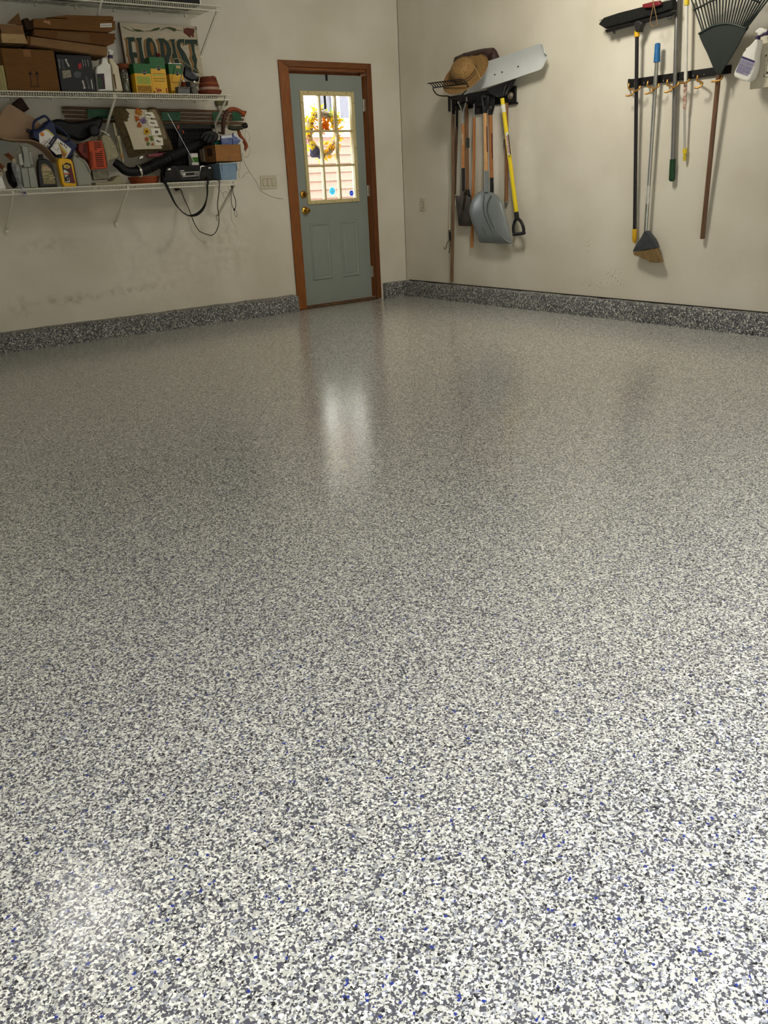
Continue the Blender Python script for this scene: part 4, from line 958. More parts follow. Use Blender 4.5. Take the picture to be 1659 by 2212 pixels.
for k_, (pts, lab) in enumerate((([(716, 452), (742, 450), (790, 640), (832, 900), (800, 905), (760, 660)], 'cream folder standing behind the orange blower, left one'), ([(774, 645), (822, 642), (890, 1030), (862, 1042), (815, 800)], 'cream printed folder standing beside the fall cushion'))):
    t = thing('folder', lab, 'folder', PA(*Z4(*pts[3]), -.2), 'cream folders on the lowest shelf')
    obj('cover', aprism(Z4, pts, -.235-.02*k_, .018, .002), BW, t)
    if k_:
        mb = MB(); atext(mb, Z4, (808, 690), (832, 800), -.2565, 'IIIIIIIIII', 22); obj('lettering', mb, M('print_warm_grey', (130, 126, 122), .5), t)
        obj('printed_patch', aprism(Z4, [(832, 915), (862, 912), (878, 985), (850, 985)], -.2562, .001), M('print_amber', (196, 140, 50), .6, 0, .3, 60), t)
obj('plastic_crate', None or (lambda mb: mb)((lambda mb: mb)(MB())) , BLK) if False else None
t = thing('plastic_crate', 'black mesh plastic crate behind the radio and black tube', 'crate', PA(*Z5(560, 1050), -.12))
lo, hi = ext(Z5, 150, 990, 1060, 478, -.165, .065, z3b)
CR = M('crate_black', (14, 14, 14), .6, 0, .1, 20)
obj('back_panel', MB().box((lo.x, hi.y-.006, lo.z), (hi.x, hi.y, hi.z)), BLKM, t)
obj('rim', MB().box((lo.x, lo.y, hi.z-.03), (hi.x, lo.y+.012, hi.z), bevel=.003), CR, t)
nx = 26
mb = MB()
for i in range(nx+1):
    x = lerp(lo.x, hi.x, i/nx); mb.box((x-.0016, lo.y+.002, lo.z), (x+.0016, lo.y+.006, hi.z-.03))
nz = 13
for i in range(nz+1):
    z = lerp(lo.z, hi.z-.03, i/nz); mb.box((lo.x, lo.y+.001, z-.0016), (hi.x, lo.y+.007, z+.0016))
obj('mesh', mb, CR, t, kind='stuff', flat=True)

# leaf blower
OR = M('blower_orange', (176, 62, 8), .42, 0, .05, 12); BE = M('blower_beige', (150, 142, 112), .5, 0, .08, 12); SL = M('vent_dark', (40, 18, 12), .8)
t = thing('leaf_blower', 'backpack leaf blower with orange engine cover and black corrugated hose', 'leaf blower', PA(*Z3(1350, 1180), -.28))
YB = -.36
cv = obj('engine_cover', aprism(Z3, [(1130, 622), (1308, 610), (1345, 780), (1375, 970), (1168, 986), (1150, 800)], YB, .09, .008), OR, t)
for i in range(12):
    y = 640+i*27; k_ = (y-610)/360; xl = 1198+k_*40; xr = 1288+k_*50
    if i in (3, 4): xl, xr = ((xl, xl+26) if i == 3 else (xr-26, xr))
    obj('vent_slot', aprism(Z3, [(xl, y), (xr, y-3), (xr+2, y+9), (xl+2, y+12)], YB-.0008, .0012), SL, cv)
for i in range(9):
    y = 760+i*23; k_ = (y-622)/360
    obj('vent_slot', aprism(Z3, [(1140+k_*30, y), (1168+k_*32, y-2), (1168+k_*32, y+8), (1140+k_*30, y+10)], YB-.0008, .0012), SL, cv)
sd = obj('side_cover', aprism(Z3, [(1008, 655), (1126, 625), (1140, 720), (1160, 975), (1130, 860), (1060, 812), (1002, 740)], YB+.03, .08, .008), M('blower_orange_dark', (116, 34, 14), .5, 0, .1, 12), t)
for i in range(5):
    y = 665+i*24; obj('vent_slot', aprism(Z3, [(1062, y), (1106, y-8), (1106, y+4), (1062, y+11)], YB+.029, .0012), SL, sd)
obj('fan_housing', aprism(Z3, [(1300, 600), (1308, 545), (1370, 530), (1430, 580), (1490, 690), (1532, 810), (1500, 850), (1410, 880), (1380, 960), (1350, 790)], YB+.01, .12, .016, 0), BE, t)
for i, (x, y) in enumerate(((1395, 595), (1445, 690), (1452, 810))):
    obj('clip', aprism(Z3, [(x-28, y-8), (x+22, y-14), (x+26, y+4), (x-24, y+10)], YB+.004, .008, .002), M('clip_pale', (170, 166, 124), .5), t)
obj('engine_block', aprism(Z3, [(1180, 992), (1385, 985), (1402, 1040), (1395, 1112), (1200, 1122)], YB+.01, .10, .010), M('engine_grey', (118, 112, 92), .5, .2, .25, 30), t)
obj('base_plate', aprism(Z3, [(1222, 1150), (1440, 1130), (1490, 1075), (1540, 1060), (1600, 1120), (1605, 1190), (1226, 1202)], YB-.02, .14, .008), BE, t)
obj('shoulder_pad', aprism(Z3, [(1150, 440), (1190, 405), (1250, 415), (1285, 480), (1280, 540), (1220, 560), (1160, 520)], -.27, .06, .016, 2), M('pad_black', (24, 24, 28), .6, 0, .2, 40), t)
obj('white_trim', MB().tube(smooth(apath(Z3, [(1295, 488, -.345), (1340, 505, -.348), (1405, 552, -.348)]), 4), .0035, 8), WHT, t)
elb = smooth(apath(Z4, [(745, 1040, -.33), (810, 1085, -.345), (880, 1150, -.35), (980, 1185, -.355), (1095, 1175, -.355)]), 5)
obj('elbow_tube', MB().tube(elb, [.031+.006*i/len(elb) for i in range(len(elb))], 16), BLK, t)
hs = smooth(apath(Z4, [(1095, 1175, -.355), (1230, 1130, -.355), (1340, 1075, -.35), (1450, 1030, -.335), (1560, 980, -.315)]), 12)
obj('corrugated_hose', MB().tube(hs, [(.046 if i % 4 < 2 else .040)-.004*i/len(hs) for i in range(len(hs))], 18), BLK, t)
obj('hose_clamp', MB().tube(apath(Z4, [(1096, 1178, -.355), (1124, 1170, -.355)]), .0472, 18), M('steel_bright', (215, 212, 206), .18, 1), t)
tb = smooth(apath(Z5, [(190, 985, -.315), (400, 895, -.29), (620, 790, -.265), (780, 700, -.25), (900, 645, -.245)]), 5)
obj('blower_tube', MB().tube(tb, [.040-.017*i/len(tb) for i in range(len(tb))], 16), BLKM, t)
obj('silver_fitting', aprism(Z4, [(1115, 950), (1170, 945), (1185, 975), (1150, 1005), (1118, 990)], -.30, .03, .006), M('steel_bright', (215, 212, 206), .18, 1), t)

# fall cushion
t = thing('fall_cushion', 'square plaid edged cushion with sunflowers and the word fall', 'cushion', PA(*Z4(1280, 900), -.24))
PLD = M('plaid_brown', (92, 76, 46), .9, 0, .3, 70, .1)
outl = [(735, 222), (800, 205), (900, 208), (1050, 225), (1180, 245), (1260, 218), (1340, 222), (1392, 255), (1450, 400), (1540, 640), (1612, 820), (1590, 862), (1420, 880), (1240, 905), (1050, 960), (960, 972), (930, 920), (880, 760), (800, 560), (740, 400), (706, 330)]
def cush(mb, z, pts, Y, th):
    p = smooth_closed(pa(z, pts, Y), 3); c = sum(p, V((0, 0, 0)))/len(p); rings = []
    for sc, dy in ((0, th), (.35, th*.95), (.65, th*.75), (.88, th*.38), (1, 0)):
        rings.append([c+(q-c)*max(sc, .001)+V((0, -dy, 0)) for q in p])
    for sc, dy in ((.88, .4), (.6, .75), (.001, .9)):
        rings.append([c+(q-c)*sc+V((0, th*dy, 0)) for q in p])
    n = len(p); vs = [q for r in rings for q in r]; fs = []
    for k_ in range(len(rings)-1):
        for i in range(n): fs.append((k_*n+i, k_*n+(i+1) % n, (k_+1)*n+(i+1) % n, (k_+1)*n+i))
    return mb.add(vs, fs)
obj('plaid_cover', cush(MB(), Z4, outl, -.24, .05), PLD, t)
mb = MB()
for i in range(9):
    k_ = i/8; mb.tube([PA(*Z4(lerp(770, 985, k_)-12, lerp(255, 870, k_)), -.262-.02*math.sin(k_*3.1)), PA(*Z4(lerp(720, 935, k_)+8, lerp(270, 905, k_)), -.246)], .0012, 4)
for i in range(12):
    k_ = i/11; mb.tube([PA(*Z4(lerp(1010, 1580, k_), lerp(868, 842, k_)), -.262), PA(*Z4(lerp(1000, 1590, k_), lerp(925, 862, k_)), -.246)], .0012, 4)
obj('plaid_lines', mb, M('plaid_tan', (150, 132, 92), .9), t, kind='stuff')
def onface(z, pts, dy0, curve, mb=None, k_=6):
    "patch that follows the swollen face of the cushion"
    a, b, c, d = [V(PA(*z(*q), -.24)) for q in pts]; rows = []
    cen = PA(*Z4(1160, 570), -.24)
    for i in range(k_+1):
        row = []
        for j in range(k_+1):
            p = lerp(lerp(a, b, j/k_), lerp(d, c, j/k_), i/k_); r = min((p-cen).length/.20, 1)
            row.append(p+V((0, -(curve*(1-r*r)**.5 if r < 1 else 0)-dy0, 0)))
        rows.append(row)
    return (mb or MB()).loft(rows, V((0, .002, 0)))
pan = obj('white_panel', onface(Z4, [(785, 242), (1190, 262), (1435, 842), (1008, 856)], .010, .05), M('linen_white', (196, 186, 160), .9, 0, .04, 50, .05), t)
obj('striped_panel', onface(Z4, [(1212, 268), (1335, 250), (1582, 842), (1442, 842)], .011, .05), M('linen_stripe', (140, 124, 98), .9, 0, .25, 30, .05, stretch=(1, 1, .12)), t)
tl_ = [((1150, 300), (1275, 300), (1318, 385), (1175, 385), 'l', (1215, 345)), ((1185, 405), (1325, 420), (1362, 515), (1220, 510), 'l', (1268, 463)), ((1235, 540), (1378, 540), (1412, 640), (1260, 645), 'a', (1320, 594)), ((1280, 668), (1425, 680), (1448, 790), (1310, 795), 'f', (1362, 735))]
for a, b, c, d, ch, ctr in tl_:
    q = obj('letter_tile', onface(Z4, [a, b, c, d], .014, .05, k_=3), M('tile_white', (222, 216, 198), .85, 0, .04, 40), t)
    o = PA(*Z4(*ctr), -.24); r = min((o-PA(*Z4(1160, 570), -.24)).length/.2, 1); o.y -= .05*(1-r*r)**.5+.0175
    obj('lettering', MB().text(ch, o, (.18, 0, .98), (-.98, 0, .18), .052 if ch in 'lf' else .05, bold=.0009), M('print_brown3', (48, 34, 22), .7), q)
rn = random.Random(6)
def petals(ctr, n, r, col, name, ce=None, sq=1):
    o = PA(*Z4(*ctr), -.24); rr_ = min((o-PA(*Z4(1160, 570), -.24)).length/.2, 1); o.y -= .05*(1-rr_*rr_)**.5+.0145
    mb = MB()
    for i in range(n):
        a = 2*math.pi*i/n+rn.uniform(-.2, .2); d = V((math.cos(a), 0, math.sin(a))); e_ = V((-d.z, 0, d.x)); L_ = r*rn.uniform(.75, 1.1)
        mb.add([o, o+d*L_*.6+e_*L_*.22+V((0, -.001, 0)), o+d*L_+V((0, -.0005, 0)), o+d*L_*.6-e_*L_*.22+V((0, -.001, 0))], [(0, 1, 2, 3)])
    obj(name, mb, col, t, kind='stuff', flat=True)
    if ce: obj('flower_eye', MB().disc(o+V((0, -.0018, 0)), (1, 0, 0), (0, 0, 1), r*.28, 12, .001), ce, t)
Ysf = M('cloth_sunflower', (206, 160, 26), .85, 0, .15, 60); Orf = M('cloth_orange', (176, 92, 34), .85, 0, .2, 60); Vif = M('cloth_lilac', (128, 108, 134), .85, 0, .15, 60); Gf = M('cloth_green', (96, 112, 48), .85); Eye = M('cloth_eye', (70, 36, 20), .85)
petals((1065, 300), 13, .034, Orf, 'orange_petals'); petals((1075, 300), 9, .018, M('cloth_gold', (190, 140, 50), .85), 'gold_petals', Gf)
petals((1040, 400), 10, .028, Orf, 'orange_petals'); petals((1130, 430), 16, .030, Vif, 'lilac_petals', M('cloth_lilac_deep', (104, 84, 118), .85))
petals((1070, 500), 8, .026, Orf, 'orange_petals'); petals((1175, 590), 15, .030, Ysf, 'sunflower_petals', Eye)
petals((1180, 700), 9, .022, Orf, 'orange_petals', Orf); petals((1250, 690), 9, .022, Gf, 'leaf_petals'); petals((1205, 770), 8, .02, Gf, 'leaf_petals'); petals((1270, 780), 9, .014, Orf, 'orange_petals', Orf)
obj('pink_cloth', aprism(Z4, [(1235, 925), (1400, 900), (1562, 886), (1500, 935), (1420, 960), (1260, 960)], -.22, .05, .006), M('cloth_pink', (156, 84, 92), .85, 0, .1, 20), label='folded pink cloth peeping out under the fall cushion', cat='cloth')
cc = PA(*Z4(1190, 1358), -.19); cc.z = z3b; hh = PA(*Z4(1190, 1255), -.19).z-z3b; rr0 = (PA(*Z4(1400, 1300), -.19)-PA(*Z4(965, 1300), -.19)).length/2
t = thing('clay_dish', 'orange terracotta dish under the black hose', 'dish', cc)
obj('bowl', MB().lathe([(rr0*.86, 0), (rr0*.98, hh*.7), (rr0*.92, hh*.7), (rr0*.8, .008), (0, .008)], cc, (0, 0, 1), 36), M('terracotta_orange', (150, 70, 32), .75, 0, .08, 15), t)
obj('rim', MB().lathe([(rr0*.95, hh*.71), (rr0*1.01, hh*.72), (rr0*1.01, hh), (rr0*.93, hh)], cc, (0, 0, 1), 36), M('terracotta_orange', (150, 70, 32), .75, 0, .08, 15), t)

# radio with strap and cord
t = thing('radio', 'black portable radio cassette player with chrome trimmed tape door', 'radio', PA(*Z5(540, 1340), -.33))
YR = -.375
lo, hi = ext(Z5, 175, 905, 1335, 1092, YR, .11, z3b)
obj('cabinet', aprism(Z5, [(200, 1120), (290, 1092), (780, 1078), (880, 1085), (908, 1130), (912, 1290), (880, 1322), (600, 1338), (230, 1352), (185, 1330), (180, 1200)], YR, .11, .012), M('radio_black', (8, 8, 8), .5, 0, .1, 30, spec=.25), t)
obj('trim_line', MB().tube(apath(Z5, [(285, 1108, YR-.001), (345, 1107, YR-.001), (445, 1292, YR-.001), (688, 1283, YR-.001), (718, 1101, YR-.001), (782, 1098, YR-.001)]), .0014, 6), M('chrome', (190, 190, 186), .2, 1), t)
dr = obj('tape_door', aprism(Z5, [(408, 1188), (692, 1174), (684, 1248), (455, 1264)], YR-.003, .0035, .001), M('radio_silver', (150, 150, 142), .35, .3, .05, 30), t, 'silver tape door')
obj('tape_window', aprism(Z5, [(490, 1200), (628, 1192), (620, 1232), (495, 1240)], YR-.0045, .002), M('window_dark', (30, 22, 26), .2), dr)
obj('printed_arrow', aprism(Z5, [(448, 1222), (485, 1204), (488, 1232)], YR-.0045, .002), PAPER, dr)
obj('dial_mark', aprism(Z5, [(636, 1194), (680, 1190), (676, 1240), (630, 1242)], YR-.0045, .002), M('dial_grey', (96, 94, 84), .4), dr)
obj('lettering', aprism(Z5, [(408, 1164), (470, 1160), (470, 1171), (410, 1175)], YR-.0012, .0012), PAPER, t, 'small white maker name, unreadable')
for x, y, w_ in ((250, 1148, 28), (852, 1128, 20)):
    obj('strap_buckle', aprism(Z5, [(x-w_, y-10), (x+w_, y-14), (x+w_, y+10), (x-w_, y+12)], YR-.006, .005, .002), M('chrome', (190, 190, 186), .2, 1), t)
for x in (282, 770): obj('speaker_grille', MB().disc(PA(*Z5(x, 1215), YR-.0005), (1, 0, 0), (0, 0, 1), .024, 24, .0015), M('grille_black', (34, 34, 36), .7, 0, .4, 300), t)
obj('antenna', MB().tube(apath(Z5, [(640, 1078, YR+.02), (225, 315, YR+.02)]), [.0020, .0012], 6), M('chrome', (190, 190, 186), .2, 1), t, 'chrome telescopic antenna')
YY = -.432
ribl = smooth(apath(Z6, [(120, 20, YR-.008), (128, 110, -.43), (150, 150, YY), (230, 320, YY), (305, 475, YY), (370, 565, YY), (450, 650, YY), (540, 705, YY), (610, 712, YY), (700, 690, YY), (790, 620, YY), (850, 520, YY), (882, 400, YY), (895, 290, YY), (893, 190, YY), (905, 100, -.43), (900, 20, YR-.008)]), 5)
wd_ = []
N_ = len(ribl)
for i in range(N_):
    k_ = i/(N_-1); wd_.append(.0125 if k_ < .12 else .0125-.008*min((k_-.12)/.2, 1) if k_ < .45 else .0045+.008*math.sin((k_-.45)/.3*math.pi) if k_ < .75 else .006+.004*(k_-.75)/.25)
rows = []
for i, p in enumerate(ribl):
    d = (ribl[min(i+1, N_-1)]-ribl[max(i-1, 0)]).normalized(); s_ = V((d.z, 0, -d.x))
    if s_.length < .2: s_ = V((1, 0, 0))
    s_.normalize(); rows.append([p-s_*wd_[i], p+s_*wd_[i]])
obj('carry_strap', MB().loft(rows, V((0, -.0025, 0))), BLKM, t, 'black webbing strap hanging below the shelf')
cord = smooth(apath(Z6, [(1010, 62, -.39), (1060, 62, -.415), (1105, 85, -.425), (1112, 130, -.425), (1100, 300, -.40), (1078, 520, -.34), (1098, 700, -.28), (1100, 850, -.22), (1050, 1000, -.15), (965, 1064, -.10), (850, 1035, -.08), (740, 975, -.06), (650, 820, -.05), (560, 580, -.045), (480, 410, -.045), (425, 265, -.045), (395, 236, -.05), (365, 240, -.05)]), 6)
obj('power_cord', MB().tube(cord, .0036, 8), BLK, t, 'black power cord looping down to the outlet')
obj('plug', aprism(Z6, [(332, 226), (392, 222), (396, 250), (360, 268), (334, 252)], -.065, .035, .006), BLK, t)
t = thing('wall_outlet', 'white wall outlet just below the lowest shelf with black plug', 'outlet', PA(*Z6(355, 320), -.003))
p0, p1 = PA(*Z6(298, 322), -.006), PA(*Z6(424, 322), -.006)
obj('cover_plate', MB().box((p0.x, -.007, p0.z), (p1.x, -.001, p0.z+.115), bevel=.003), M('plate_cream', (196, 188, 164), .5, 0, .03, 20), t)
obj('socket', MB().box(((p0.x+p1.x)/2-.016, -.010, p0.z+.014), ((p0.x+p1.x)/2+.016, -.0075, p0.z+.044), bevel=.004), M('socket_cream', (176, 168, 146), .4), t)

# black hand tool, glove, cartons at the right end
t = thing('loppers', 'black garden tool handles with orange buttons standing in the crate', 'tool', PA(*Z5(400, 870), -.2))
obj('shaft', aprism(Z5, [(378, 500), (440, 496), (452, 640), (440, 868), (372, 868), (380, 660)], -.22, .03, .006), BLK, t)
obj('orange_button', aprism(Z5, [(366, 488), (392, 484), (395, 540), (370, 545)], -.232, .012, .004), M('button_orange', (170, 70, 34), .5), t)
obj('orange_button', aprism(Z5, [(446, 558), (464, 560), (470, 612), (450, 618)], -.232, .012, .004), M('button_orange', (170, 70, 34), .5), t)
t = thing('garden_glove', 'black rubber glove draped over the end of the blower tube', 'glove', PA(*Z5(880, 780), -.28))
BG = M('rubber_black', (22, 23, 22), .5, 0, .25, 40, .1)
obj('palm', aprism(Z5, [(740, 620), (800, 578), (900, 572), (982, 608), (988, 690), (925, 752), (850, 765), (770, 720)], -.33, .045, .016, 2), BG, t)
for k_, pts in enumerate(([(790, 605), (740, 640), (720, 690)], [(830, 620), (780, 665), (765, 720)], [(880, 630), (835, 690), (815, 750)], [(930, 645), (900, 710), (880, 770)])):
    obj('finger', MB().tube(smooth(apath(Z5, [(x, y, -.34) for x, y in pts]), 4), [.0085]*8+[.007], 10), BG, t)
obj('thumb', MB().tube(smooth(apath(Z5, [(980, 590, -.31), (1005, 605, -.315), (1025, 605, -.31)]), 4), .008, 10), BG, t)

t = thing('carton', 'open tan carton holding tissue packs on the light blue bin', 'box', PA(*Z5(1130, 1030), -.26))
lo, hi = ext(Z5, 945, 1332, 1034, 775, -.385, .21, PA(*Z5(1130, 1032), -.385).z)
CB = card('cardboard_light', (150, 106, 62))
obj('walls', MB().box((lo.x, lo.y, lo.z), (hi.x, lo.y+.004, hi.z)).box((lo.x, hi.y-.004, lo.z), (hi.x, hi.y, hi.z)).box((lo.x, lo.y, lo.z), (lo.x+.004, hi.y, hi.z)).box((hi.x-.004, lo.y, lo.z), (hi.x, hi.y, hi.z)).box(lo, (hi.x, hi.y, lo.z+.004)), CB, t, flat=True)
obj('tape', aprism(Z5, [(1118, 960), (1172, 955), (1176, 1024), (1122, 1026)], -.3862, .001), M('tape_tan', (136, 94, 54), .4), t)
x0 = lo.x-.0008
obj('printed_square', MB().prism([(x0, lo.y+.05, lo.z+.05), (x0, lo.y+.14, lo.z+.05), (x0, lo.y+.14, lo.z+.11), (x0, lo.y+.05, lo.z+.11)], (-.0006, 0, 0)).prism([(x0-.0007, lo.y+.06, lo.z+.06), (x0-.0007, lo.y+.13, lo.z+.06), (x0-.0007, lo.y+.13, lo.z+.10), (x0-.0007, lo.y+.06, lo.z+.10)], (-.0003, 0, 0)), M('print_brown4', (74, 46, 24), .7), t)
PB_ = M('pack_blue', (92, 108, 160), .5, 0, .2, 60); PW_ = M('pack_white', (206, 206, 214), .5)
cz = lo.z
for nm, lab, pts, top, oval in (('tissue_pack', 'upright white and blue tissue pack at the left in the tan carton', [(1020, 640), (1186, 626), (1192, 790), (1032, 792)], [(1022, 646), (1184, 632), (1186, 672), (1024, 684)], (1080, 712)),
                                ('tissue_pack', 'tilted white and blue tissue pack at the right in the tan carton', [(1212, 600), (1325, 706), (1262, 790), (1196, 790), (1190, 650)], [(1212, 600), (1350, 716), (1340, 736), (1204, 630)], (1235, 682))):
    t = thing(nm, lab, 'tissue pack', PA(*Z5(*pts[2]), -.30), 'tissue packs in the tan carton')
    obj('pack', aprism(Z5, pts, -.345, .03, .004), PB_, t)
    obj('white_edge', aprism(Z5, top, -.3465, .001), PW_, t)
    obj('printed_oval', MB().tube([PA(*Z5(oval[0]+38*math.cos(a), oval[1]+24*math.sin(a)), -.347) for a in [i*math.pi/8 for i in range(17)]], .0012, 5, False), PW_, t)
obj('teal_cloth', aprism(Z5, [(920, 765), (960, 720), (1010, 702), (1020, 780), (925, 790)], -.275, .03, .008), M('cloth_teal', (20, 118, 98), .7, 0, .1, 30), label='teal cloth corner sticking out of the tan carton', cat='cloth')
t = thing('blue_bin', 'light blue plastic bin with rim under the tan carton', 'bin', PA(*Z5(1150, 1300), -.28))
BB = M('bin_blue', (122, 146, 168), .45, 0, .05, 15)
lo, hi = ext(Z5, 1018, 1276, 1300, 1050, -.392, .22, z3b)
zt_ = PA(*Z5(1148, 1045), -.392).z-.004
mb = MB(); cs = []
for k_, (ins, zz) in enumerate(((.010, lo.z), (0, zt_-.012), (0, zt_-.010), (-.006, zt_-.010), (-.006, zt_), (.004, zt_), (.012, lo.z+.004))):
    cs.append([V((lo.x+ins, lo.y+ins, zz)), V((hi.x-ins, lo.y+ins, zz)), V((hi.x-ins, hi.y-ins, zz)), V((lo.x+ins, hi.y-ins, zz)), V((lo.x+ins, lo.y+ins, zz))])
mb.loft(cs); mb.add([cs[0][i] for i in range(4)], [(0, 1, 2, 3)]); mb.add([cs[-1][i] for i in range(4)], [(0, 1, 2, 3)])
obj('bin_wall', mb, BB, t, flat=True)
for X in (1030, 1250):
    a = PA(*Z5(X, 1075), -.392); b_ = PA(*Z5(X+2, 1170), -.392)
    obj('bin_rib', MB().box((a.x-.003, lo.y-.004, b_.z), (a.x+.003, lo.y+.004, a.z), bevel=.001), M('bin_blue_shade', (110, 136, 162), .5), t)
t = thing('small_carton', 'small white carton with green stripe behind the radio', 'box', PA(*Z5(640, 1080), -.22))
lo, hi = ext(Z5, 590, 690, 1085, 905, -.235, .06, z3b)
obj('carton', MB().box(lo, hi), PAPER, t); obj('green_stripe', frect(lo, hi, .0, .68, 1, .86), M('stripe_green', (60, 110, 30), .6), t)
t = thing('stacked_papers', 'brown and grey folded papers standing between crate and carton', 'papers', PA(*Z5(760, 1040), -.25))
for i, cl in enumerate(((92, 74, 56), (130, 120, 100))):
    obj('paper', aprism(Z5, [(700+i*38, 850-i*15), (730+i*38, 845-i*15), (755+i*38, 1030), (725+i*38, 1032)], -.205, .03, .001), M('paper%d' % i, cl, .8), t)

# orange hose, knob, hanging wires and the olive box at the shelf end
t = thing('trimmer_guard', 'orange brown trimmer guard arched over the shelf end with black knob', 'tool', PA(*Z5(1200, 900), -.3))
HO = M('hose_orange', (140, 66, 28), .5, 0, .15, 14); HB = M('hose_brown', (70, 36, 26), .5, 0, .15, 14)
p = smooth(apath(Z5, [(1050, 620, -.30), (1050, 500, -.32), (1065, 380, -.33), (1105, 290, -.33), (1180, 245, -.33), (1270, 262, -.33), (1365, 322, -.33)]), 8)
n_ = len(p); k1 = n_*55//100
obj('guard_lower', MB().tube(p[:k1+1], [(.0165 if i % 4 < 2 else .0152) for i in range(k1+1)], 14), HB, t)
obj('guard_arch', MB().tube(p[k1:], [(.0165 if i % 4 < 2 else .0150) for i in range(n_-k1)], 14), HO, t)
obj('guard_tip', MB().tube([p[-5], p[-1]+V((.004, 0, -.004))], .0185, 14), M('hose_orange_bright', (160, 70, 26), .5, 0, .1, 14), t)
obj('pale_edge', MB().tube(smooth(apath(Z5, [(1125, 470, -.345), (1115, 410, -.345), (1140, 330, -.345)]), 5), .005, 8), M('edge_pale', (140, 118, 92), .6), t)
obj('green_grip', MB().tube(smooth(apath(Z5, [(1130, 520, -.32), (1230, 535, -.33), (1340, 520, -.33)]), 5), [.016, .017, .018, .019, .019, .018, .018, .017, .016, .016, .016], 14), M('grip_green', (40, 44, 24), .6, 0, .2, 30), t)
obj('black_knob', MB().lathe([(.012, 0), (.02, .006), (.022, .03), (.018, .045), (0, .048)], PA(*Z5(1335, 505), -.33), (1, -.2, .18), 14), BLK, t)
p = smooth(apath(Z5, [(1275, 560, -.29), (1310, 650, -.285), (1370, 735, -.28), (1395, 800, -.28), (1375, 860, -.28)]), 6)
obj('lower_arm', MB().tube(p, [.013+.006*i/len(p) if i < len(p)*.7 else .017-.010*(i/len(p)-.7)/.3 for i in range(len(p))], 12), HO, t)
obj('black_tail', MB().tube(apath(Z5, [(1392, 840, -.285), (1380, 885, -.285)]), [.004, .002], 8), BLK, t)
t = thing('loose_wires', 'thin dark wires dangling at the right end of the lowest shelf', 'wires', PA(*Z5(1400, 960), -.3))
WR = M('wire_dark', (60, 54, 46), .6)
for w_ in ([(1385, 540), (1375, 640), (1390, 740)], [(1400, 560), (1450, 650), (1432, 730)], [(1345, 370), (1320, 480), (1345, 600)], [(1370, 370), (1385, 420), (1370, 470)],
           [(1432, 800), (1450, 880), (1420, 950), (1370, 968), (1335, 930)], [(1340, 900), (1300, 1080), (1320, 1130)], [(1290, 1130), (1285, 1240), (1310, 1280)], [(1335, 1280), (1380, 1210), (1435, 1188)]):
    obj('wire', MB().tube(smooth(apath(Z5, [(x, y, -.34 if y < 1000 else -.30) for x, y in w_]), 5), .0011, 5), WR, t)
obj('wall_wire', MB().tube(smooth(apath(ZW, [(690, 10, -.006), (745, 120, -.006), (800, 225, -.004), (870, 330, -.004), (950, 450, -.004), (1018, 588, -.004), (1110, 650, -.004), (1200, 695, -.004), (1300, 728, -.004), (1425, 742, -.004)]), 5), .0011, 5), WR, label='single thin wire running down the wall past the triple switch', cat='wire')
t = thing('cord_bundle', 'black cords tied in a knot hanging from the shelf end', 'cord', PA(*ZW(500, 1000), -.3))
for pts, r in (([(497, 505), (492, 700), (500, 830), (540, 940), (552, 965)], .0028), ([(520, 520), (525, 640), (568, 760), (572, 880), (560, 920)], .0032), ([(545, 965), (555, 1020), (580, 1065), (598, 1040), (580, 950)], .0016)):
    obj('strand', MB().tube(smooth(apath(ZW, [(x, y, -.43) for x, y in pts]), 6), r, 7), BLK, t)
obj('knot', lump(PA(*ZW(552, 935), -.43), (.006, .006, .010), 3, .2), BLK, t); obj('knot', lump(PA(*ZW(505, 525), -.43), (.011, .006, .006), 5, .2), BLK, t)
for k_, pts in enumerate(([(440, 510), (462, 640), (460, 760), (440, 810)], [(220, 480), (290, 590), (345, 640), (400, 610), (430, 660)], [(345, 640), (370, 740)], [(495, 860), (495, 1100), (580, 1250)])):
    obj('stray_wire', MB().tube(smooth(apath(ZW, [(x, y, -.43) for x, y in pts]), 5), .0012, 5), WR, t)
t = thing('junction_box', 'olive and white junction box under the middle shelf end', 'box', PA(*Z5(1040, 300), -.05))
obj('olive_cover', aprism(Z5, [(945, 122), (1130, 122), (1120, 190), (960, 192)], -.035, .03, .003), M('olive_card', (92, 88, 48), .7, 0, .2, 40), t)
obj('white_body', aprism(Z5, [(980, 195), (1060, 195), (1048, 300), (990, 300)], -.03, .028, .003), M('box_white', (170, 164, 148), .6, 0, .05, 20), t)

# ---- wall switch beside the door
t = thing('triple_switch', 'cream three gang rocker switch plate left of the door', 'light switch', PA(*ZW(1170, 575), -.004))
c0, c1_ = PA(*ZW(1030, 575), -.004), PA(*ZW(1305, 330), -.004)
PLC = M('plate_cream', (196, 188, 164), .5, 0, .03, 20)
obj('cover_plate', MB().box((c0.x, -.0075, c0.z), (c1_.x, -.001, c0.z+.117), bevel=.003), PLC, t)
for i, xx in enumerate((1090, 1172, 1252)):
    c = PA(*ZW(xx, 448), -.008)
    q = obj('rocker_frame', MB().box((c.x-.0175, -.0082, c0.z+.025), (c.x+.0175, -.0072, c0.z+.092)), M('gap_dark', (70, 62, 46), .7), t)
    obj('rocker', MB().box((c.x-.0155, -.0105, c0.z+.027), (c.x+.0155, -.0083, c0.z+.090), bevel=.002), PLC, t)
    for zz in (.010, .107): obj('screw', MB().lathe([(.003, 0), (0, .0012)], (c.x, -.0076, c0.z+zz), (0, -1, 0), 8), M('screw_dull', (140, 132, 112), .5, .4), t)

